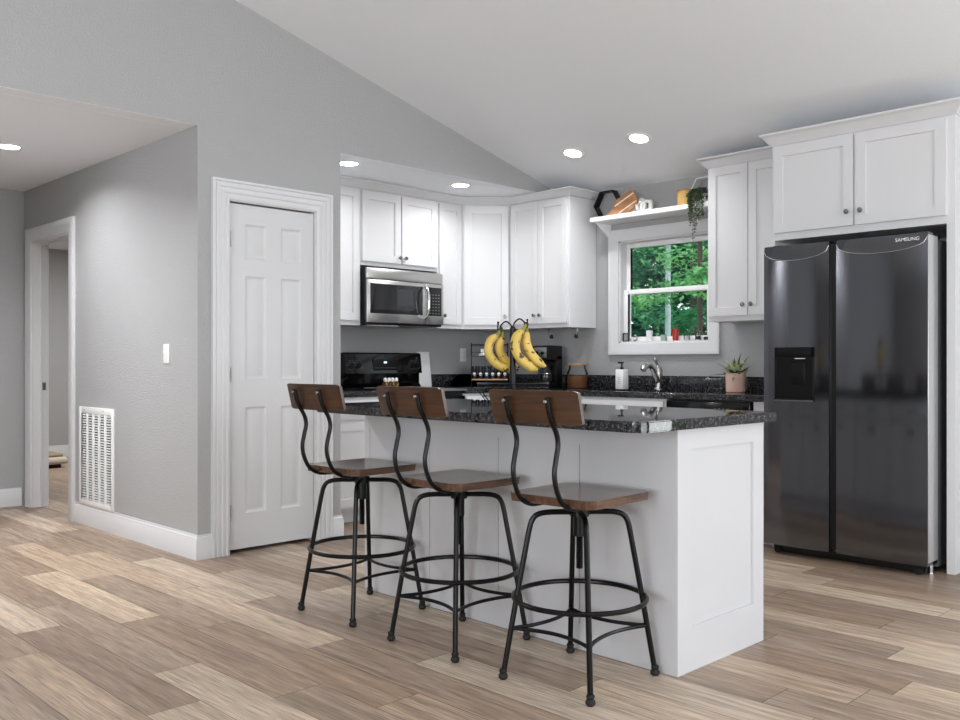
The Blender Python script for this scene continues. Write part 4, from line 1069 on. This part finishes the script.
r = thing('canister', 'yellow ceramic canister with a pale rim on the shelf', 'canister', (5.61, yc, SH))
mesh('body', MB().lathe([(0, 0), (.05, 0), (.052, .004), (.052, .112), (.048, .112), (.047, .01), (0, .008)], (5.61, yc, SH), 28), M_yellow, r)
mesh('lid', MB().lathe([(0, .112), (.055, .112), (.056, .116), (.055, .124), (0, .126)], (5.61, yc, SH), 28), M_oak, r)
# hexagon ring planter with trailing plant
hx = MB(); yp = 3.425
hexframe(hx, 5.575, 5.645, yp, SH+.0945, .109, .100)
r = thing('hexagon_planter', 'white hexagonal ring planter with a trailing plant at the right of the shelf', 'planter', (5.6, yp, SH))
mesh('ring', hx, M_white, r, smooth=0)
mesh('pot', MB().lathe([(0, 0), (.035, 0), (.045, .07), (.04, .07), (.034, .01), (0, .01)], (5.61, yp, SH+.0025), 20), M_white, r)
vine = MB(); lv = MB(); rg = random.Random(5)
def leaf(mb, p, d, L_, w_):
    d = Vector(d).normalized(); s2 = d.cross(Vector((rg.uniform(-1, 1), rg.uniform(-1, 1), rg.uniform(-1, 1)))).normalized(); p = Vector(p)
    mb.add([p, p+d*L_*.5+s2*w_, p+d*L_, p+d*L_*.5-s2*w_, p+d*L_*.5+d.cross(s2)*w_*.3], [(0, 1, 4), (1, 2, 4), (2, 3, 4), (3, 0, 4)])
for i in range(110):
    a = rg.uniform(0, 2*PI); t = rg.uniform(0, 1)
    p = (5.585+.045*math.cos(a)*t-.02, yp-.005+.055*math.sin(a)*t, SH+.06+rg.uniform(-.03, .045))
    leaf(lv, p, (math.cos(a), math.sin(a), rg.uniform(-.4, 1)), rg.uniform(.02, .035), .009)
for (dy, L_) in ((.05, .09), (.04, .15), (.03, .13), (.018, .27), (.005, .20), (-.01, .16), (.035, .07), (-.03, .12), (-.055, .09)):
    x0 = 5.475
    pts = bez([(5.57, yp+dy*.5, SH+.085), (5.515, yp+dy*.8, SH+.10), (x0-.008, yp+dy, SH+.06), (x0, yp+dy, SH), (x0+.002, yp+dy, SH-L_)], 40)
    vine.tube(pts, .0016, 5)
    for p in pts[6:]:
        for q in range(3):
            a = rg.uniform(0, 2*PI); leaf(lv, p, (math.cos(a)*.7, math.sin(a), rg.uniform(-.8, .2)), rg.uniform(.012, .02), .006)
mesh('stems', vine, M_leafd, r); mesh('leaves', lv, M_leafd, r, smooth=0)

# ------------------------------------------------------------------ hallway vent
vy0, vy1, vz0, vz1 = 5.886, 6.448, .142, .81
r = thing('return_air_vent', 'tall white louvred return air vent low on the hallway wall', 'vent', (2.49, 6.16, vz0))
fx_ = 2.49
mesh('backing', MB().box(fx_-.003, fx_-.0005, vy0+.03, vy1-.03, vz0+.03, vz1-.05), plain('vent_dark', (60, 60, 62), .8), r)
vf = MB().box(fx_-.014, fx_-.0005, vy0, vy0+.035, vz0, vz1, .003).box(fx_-.014, fx_-.0005, vy1-.035, vy1, vz0, vz1, .003).box(fx_-.014, fx_-.0005, vy0+.035, vy1-.035, vz0, vz0+.035, .003).box(fx_-.014, fx_-.0005, vy0+.035, vy1-.035, vz1-.045, vz1, .003)
mesh('frame', vf, M_plate, r)
yy0, yy1 = vy0+.035, vy1-.035; cw = (yy1-yy0)/5
br = MB()
for k in range(1, 5): br.box(fx_-.013, fx_-.003, yy0+k*cw-.012, yy0+k*cw+.012, vz0+.03, vz1-.04, .001)
mesh('mullions', br, M_plate, r)
for k in range(5):
    lb = MB(); n = 34; h_ = (vz1-.045-vz0-.035)/n
    for i in range(n):
        z = vz0+.035+h_*(i+.5)
        Ml = Matrix.Translation((fx_-.008, 0, z)) @ Matrix.Rotation(R(-32), 4, 'Y')
        lb.M = Ml; lb.box(-.007, .007, yy0+k*cw+.012, yy0+(k+1)*cw-.012, -.0012, .0012)
    lb.M = Matrix.Identity(4)
    mesh('louvre_bank', lb, M_plate, r)
mesh('screw', MB().lathe([(.004, 0), (.004, -.002), (0, -.003)], (fx_-.014, vy0+.15, vz1-.02), 10, 'x').lathe([(.004, 0), (.004, -.002), (0, -.003)], (fx_-.014, vy1-.1, vz1-.02), 10, 'x'), M_nickel, r)

# low cushioned bed corner in the room beyond
r = thing('floor_bed', 'corner of a low beige padded bed on the floor of the room beyond', 'bed', (3.35, 10.45, 0))
mesh('base', MB().box(2.75, 3.66, 10.0, 10.95, .0, .04, .01), M_beddark, r)
mesh('cushion', MB().box(2.72, 3.72, 9.96, 11.0, .04, .115, .03, 3), M_bed, r)
mesh('throw', MB().box(2.74, 3.68, 10.0, 10.98, .115, .15, .015, 3), plain('tan_throw', (150, 132, 104), .9), r)

# ------------------------------------------------------------------ downlights
def downlight(x, y, z, label, watts, tilt=0, spread=150):
    r = thing('downlight', label, 'downlight', (x, y, z), 0, None)
    Mt = Matrix.Translation((x, y, z)) @ Matrix.Rotation(tilt, 4, 'Y')
    tr = MB(Mt).lathe([(.062, -.004), (.066, -.007), (.085, -.006), (.09, -.0005), (.062, -.0005)], (0, 0, 0), 32)
    mesh('trim_ring', tr, M_white, r)
    mesh('lens', MB(Mt).lathe([(0, -.004), (.062, -.004), (.062, -.001), (0, -.001)], (0, 0, 0), 32), M_lamp, r)
    l = bpy.data.lights.new('downlight_lamp', 'AREA'); l.shape = 'DISK'; l.size = .12; l.energy = watts; l.color = (.97, .98, 1); l.spread = R(spread)
    o = bpy.data.objects.new('downlight_lamp', l); C.objects.link(o); o.parent = r
    o.location = (Mt.to_3x3() @ Vector((0, 0, -.012))); o.rotation_euler = (0, tilt, 0)
    return r
tl = math.atan(SL)
downlight(5.065, 3.60, vz(5.065), 'recessed downlight on the sloped ceiling nearer the refrigerator', 9, tl)
downlight(5.078, 4.18, vz(5.078), 'recessed downlight on the sloped ceiling nearer the left wall cabinets', 9, tl)
downlight(4.73, 4.985, H0, 'recessed downlight in the alcove ceiling before the corner cabinet', 4.5)
downlight(3.68, 4.97, H0, 'recessed downlight in the alcove ceiling beside the grey wall edge', 4.5)
downlight(1.90, 6.06, H0, 'recessed downlight at the back of the hallway ceiling', 15, 0, 150)
downlight(1.15, 5.35, H0, 'added fill downlight, out of view, nearer the front of the hallway ceiling', 36)  # extra fill lamp, added out of view to brighten the hallway
l = area('bedroom_fill', (4.0, 9.0, 2.42), (0, 0, 0), .4, .4, 75)  # unseen area lamp added to light the room beyond the doorway

# ------------------------------------------------------------------ outside
def leafmat(name, c0, c1):
    m, N, L, b = newmat(name)
    oi = N.new('ShaderNodeNewGeometry'); r_ = N.new('ShaderNodeValToRGB')
    r_.color_ramp.elements[0].color = s2l(c0); r_.color_ramp.elements[1].color = s2l(c1)
    L.new(oi.outputs['Random Per Island'], r_.inputs[0]); L.new(r_.outputs[0], b.inputs['Base Color']); b.inputs['Roughness'].default_value = .5
    b.inputs['Transmission Weight'].default_value = 0
    tr = N.new('ShaderNodeBsdfTranslucent'); ms = N.new('ShaderNodeMixShader'); ms.inputs[0].default_value = .4
    L.new(r_.outputs[0], tr.inputs['Color']); L.new(b.outputs[0], ms.inputs[1]); L.new(tr.outputs[0], ms.inputs[2]); L.new(ms.outputs[0], N['Material Output'].inputs[0])
    return m
LM = [leafmat('leaves_bright', (92, 176, 112), (168, 226, 156)), leafmat('leaves_mid', (58, 148, 110), (120, 204, 146)), leafmat('leaves_dark', (48, 112, 92), (90, 166, 132))]
M_bark = plain('pale_bark', (196, 208, 214), .9, bump=(20, .6, .01)); M_barkd = plain('brown_bark', (96, 88, 78), .9)
struct('ground', MB().box(5.95, 60, -25, 60, -.35, -.3), plain('forest_floor', (84, 104, 62), .95))
def tree(x, y, h, rc, lm, label, z0=.2, trunk=.09, nleaf=2600, bark=M_barkd, ls=.10, ground=-.3):
    rg = random.Random(int(x*100+y*10))
    r = thing('tree', label, 'tree', (x, y, ground), 0, 'trees outside the kitchen window')
    tk = MB().tube(bez([(x, y, ground), (x+.05, y+.03, h*.4), (x-.04, y, h*.75), (x, y, h)], 16), [trunk*(1-.045*i) for i in range(16)][:len(bez([(0,0,0),(0,0,1),(0,0,2),(0,0,3)], 16))], 10)
    for k in range(9):
        a = rg.uniform(0, 2*PI); z = rg.uniform(z0+.2, h*.9); q = rc*rg.uniform(.6, .95)
        tk.tube([(x, y, z), (x+math.cos(a)*q*.5, y+math.sin(a)*q*.5, z+.25*q), (x+math.cos(a)*q, y+math.sin(a)*q, z+.3*q)], [trunk*.35, trunk*.2, trunk*.08], 6)
    mesh('trunk', tk, bark, r)
    lv = MB(); cl = []
    for k in range(46):
        a = rg.uniform(0, 2*PI); z = z0+(h-z0)*rg.random(); q = rc*math.sqrt(rg.random())*(.75+.25*math.sin(PI*(z-z0)/(h-z0)))
        cl.append((x+math.cos(a)*q, y+math.sin(a)*q, z, rg.uniform(.2, .45)*rc*.8))
    for i in range(nleaf):
        cx, cy, cz, s_ = rg.choice(cl)
        p = Vector((cx+rg.gauss(0, s_*.55), cy+rg.gauss(0, s_*.55), cz+rg.gauss(0, s_*.28)))
        d = Vector((rg.uniform(-1, 1), rg.uniform(-1, 1), rg.uniform(-.6, .2))).normalized(); s2 = d.cross(Vector((rg.uniform(-.4, .4), rg.uniform(-.4, .4), 1))).normalized()
        L_ = ls*rg.uniform(.7, 1.4)
        lv.add([p, p+d*L_*.45+s2*L_*.3, p+d*L_, p+d*L_*.45-s2*L_*.3], [(0, 1, 2, 3)])
    mesh('foliage', lv, lm, r, smooth=0, merge=False)
tree(9.7, 6.0, 6.5, .95, LM[0], 'bright green young tree in the right half of the window view', .1, .04, 6500, ls=.085)
tree(11.6, 8.6, 7.5, 1.1, LM[1], 'mid-green leafy tree at the left of the window view', .1, .06, 7000, ls=.09)
tree(12.0, 7.99, 9.0, .5, LM[1], 'slim tree with a straight pale trunk in the middle of the window', 4.2, .05, 1200, M_bark)
tree(15.8, 12.2, 9.0, 1.9, LM[2], 'dark green tree standing deep in the woods at left', .0, .12, 8000, ls=.15)
tree(16.0, 10.0, 9.0, 1.9, LM[2], 'dark green tree standing deep in the woods behind the pale trunk', .0, .12, 8000, ls=.15)
tree(13.6, 7.9, 8.0, 1.3, LM[1], 'dense green tree standing deep in the woods at right', .0, .1, 8000, ls=.11)
rg = random.Random(99); th = MB()
for i in range(16000):
    x = rg.uniform(17.5, 20.0); y = rg.uniform(3, 24); z = rg.uniform(-.3, 8.5)
    p = Vector((x, y, z)); d = Vector((rg.uniform(-1, 1), rg.uniform(-1, 1), rg.uniform(-.6, .3))).normalized(); s2 = d.cross(Vector((rg.uniform(-.3, .3), rg.uniform(-.3, .3), 1))).normalized(); L_ = rg.uniform(.4, .75)
    th.add([p, p+d*L_*.45+s2*L_*.32, p+d*L_, p+d*L_*.45-s2*L_*.32], [(0, 1, 2, 3)])
tag(mesh('thicket', th, LM[2], loc=(18.7, 13, -.3), smooth=0, merge=False), 'dense dark green wood filling the background beyond the window', 'thicket', kind='stuff')
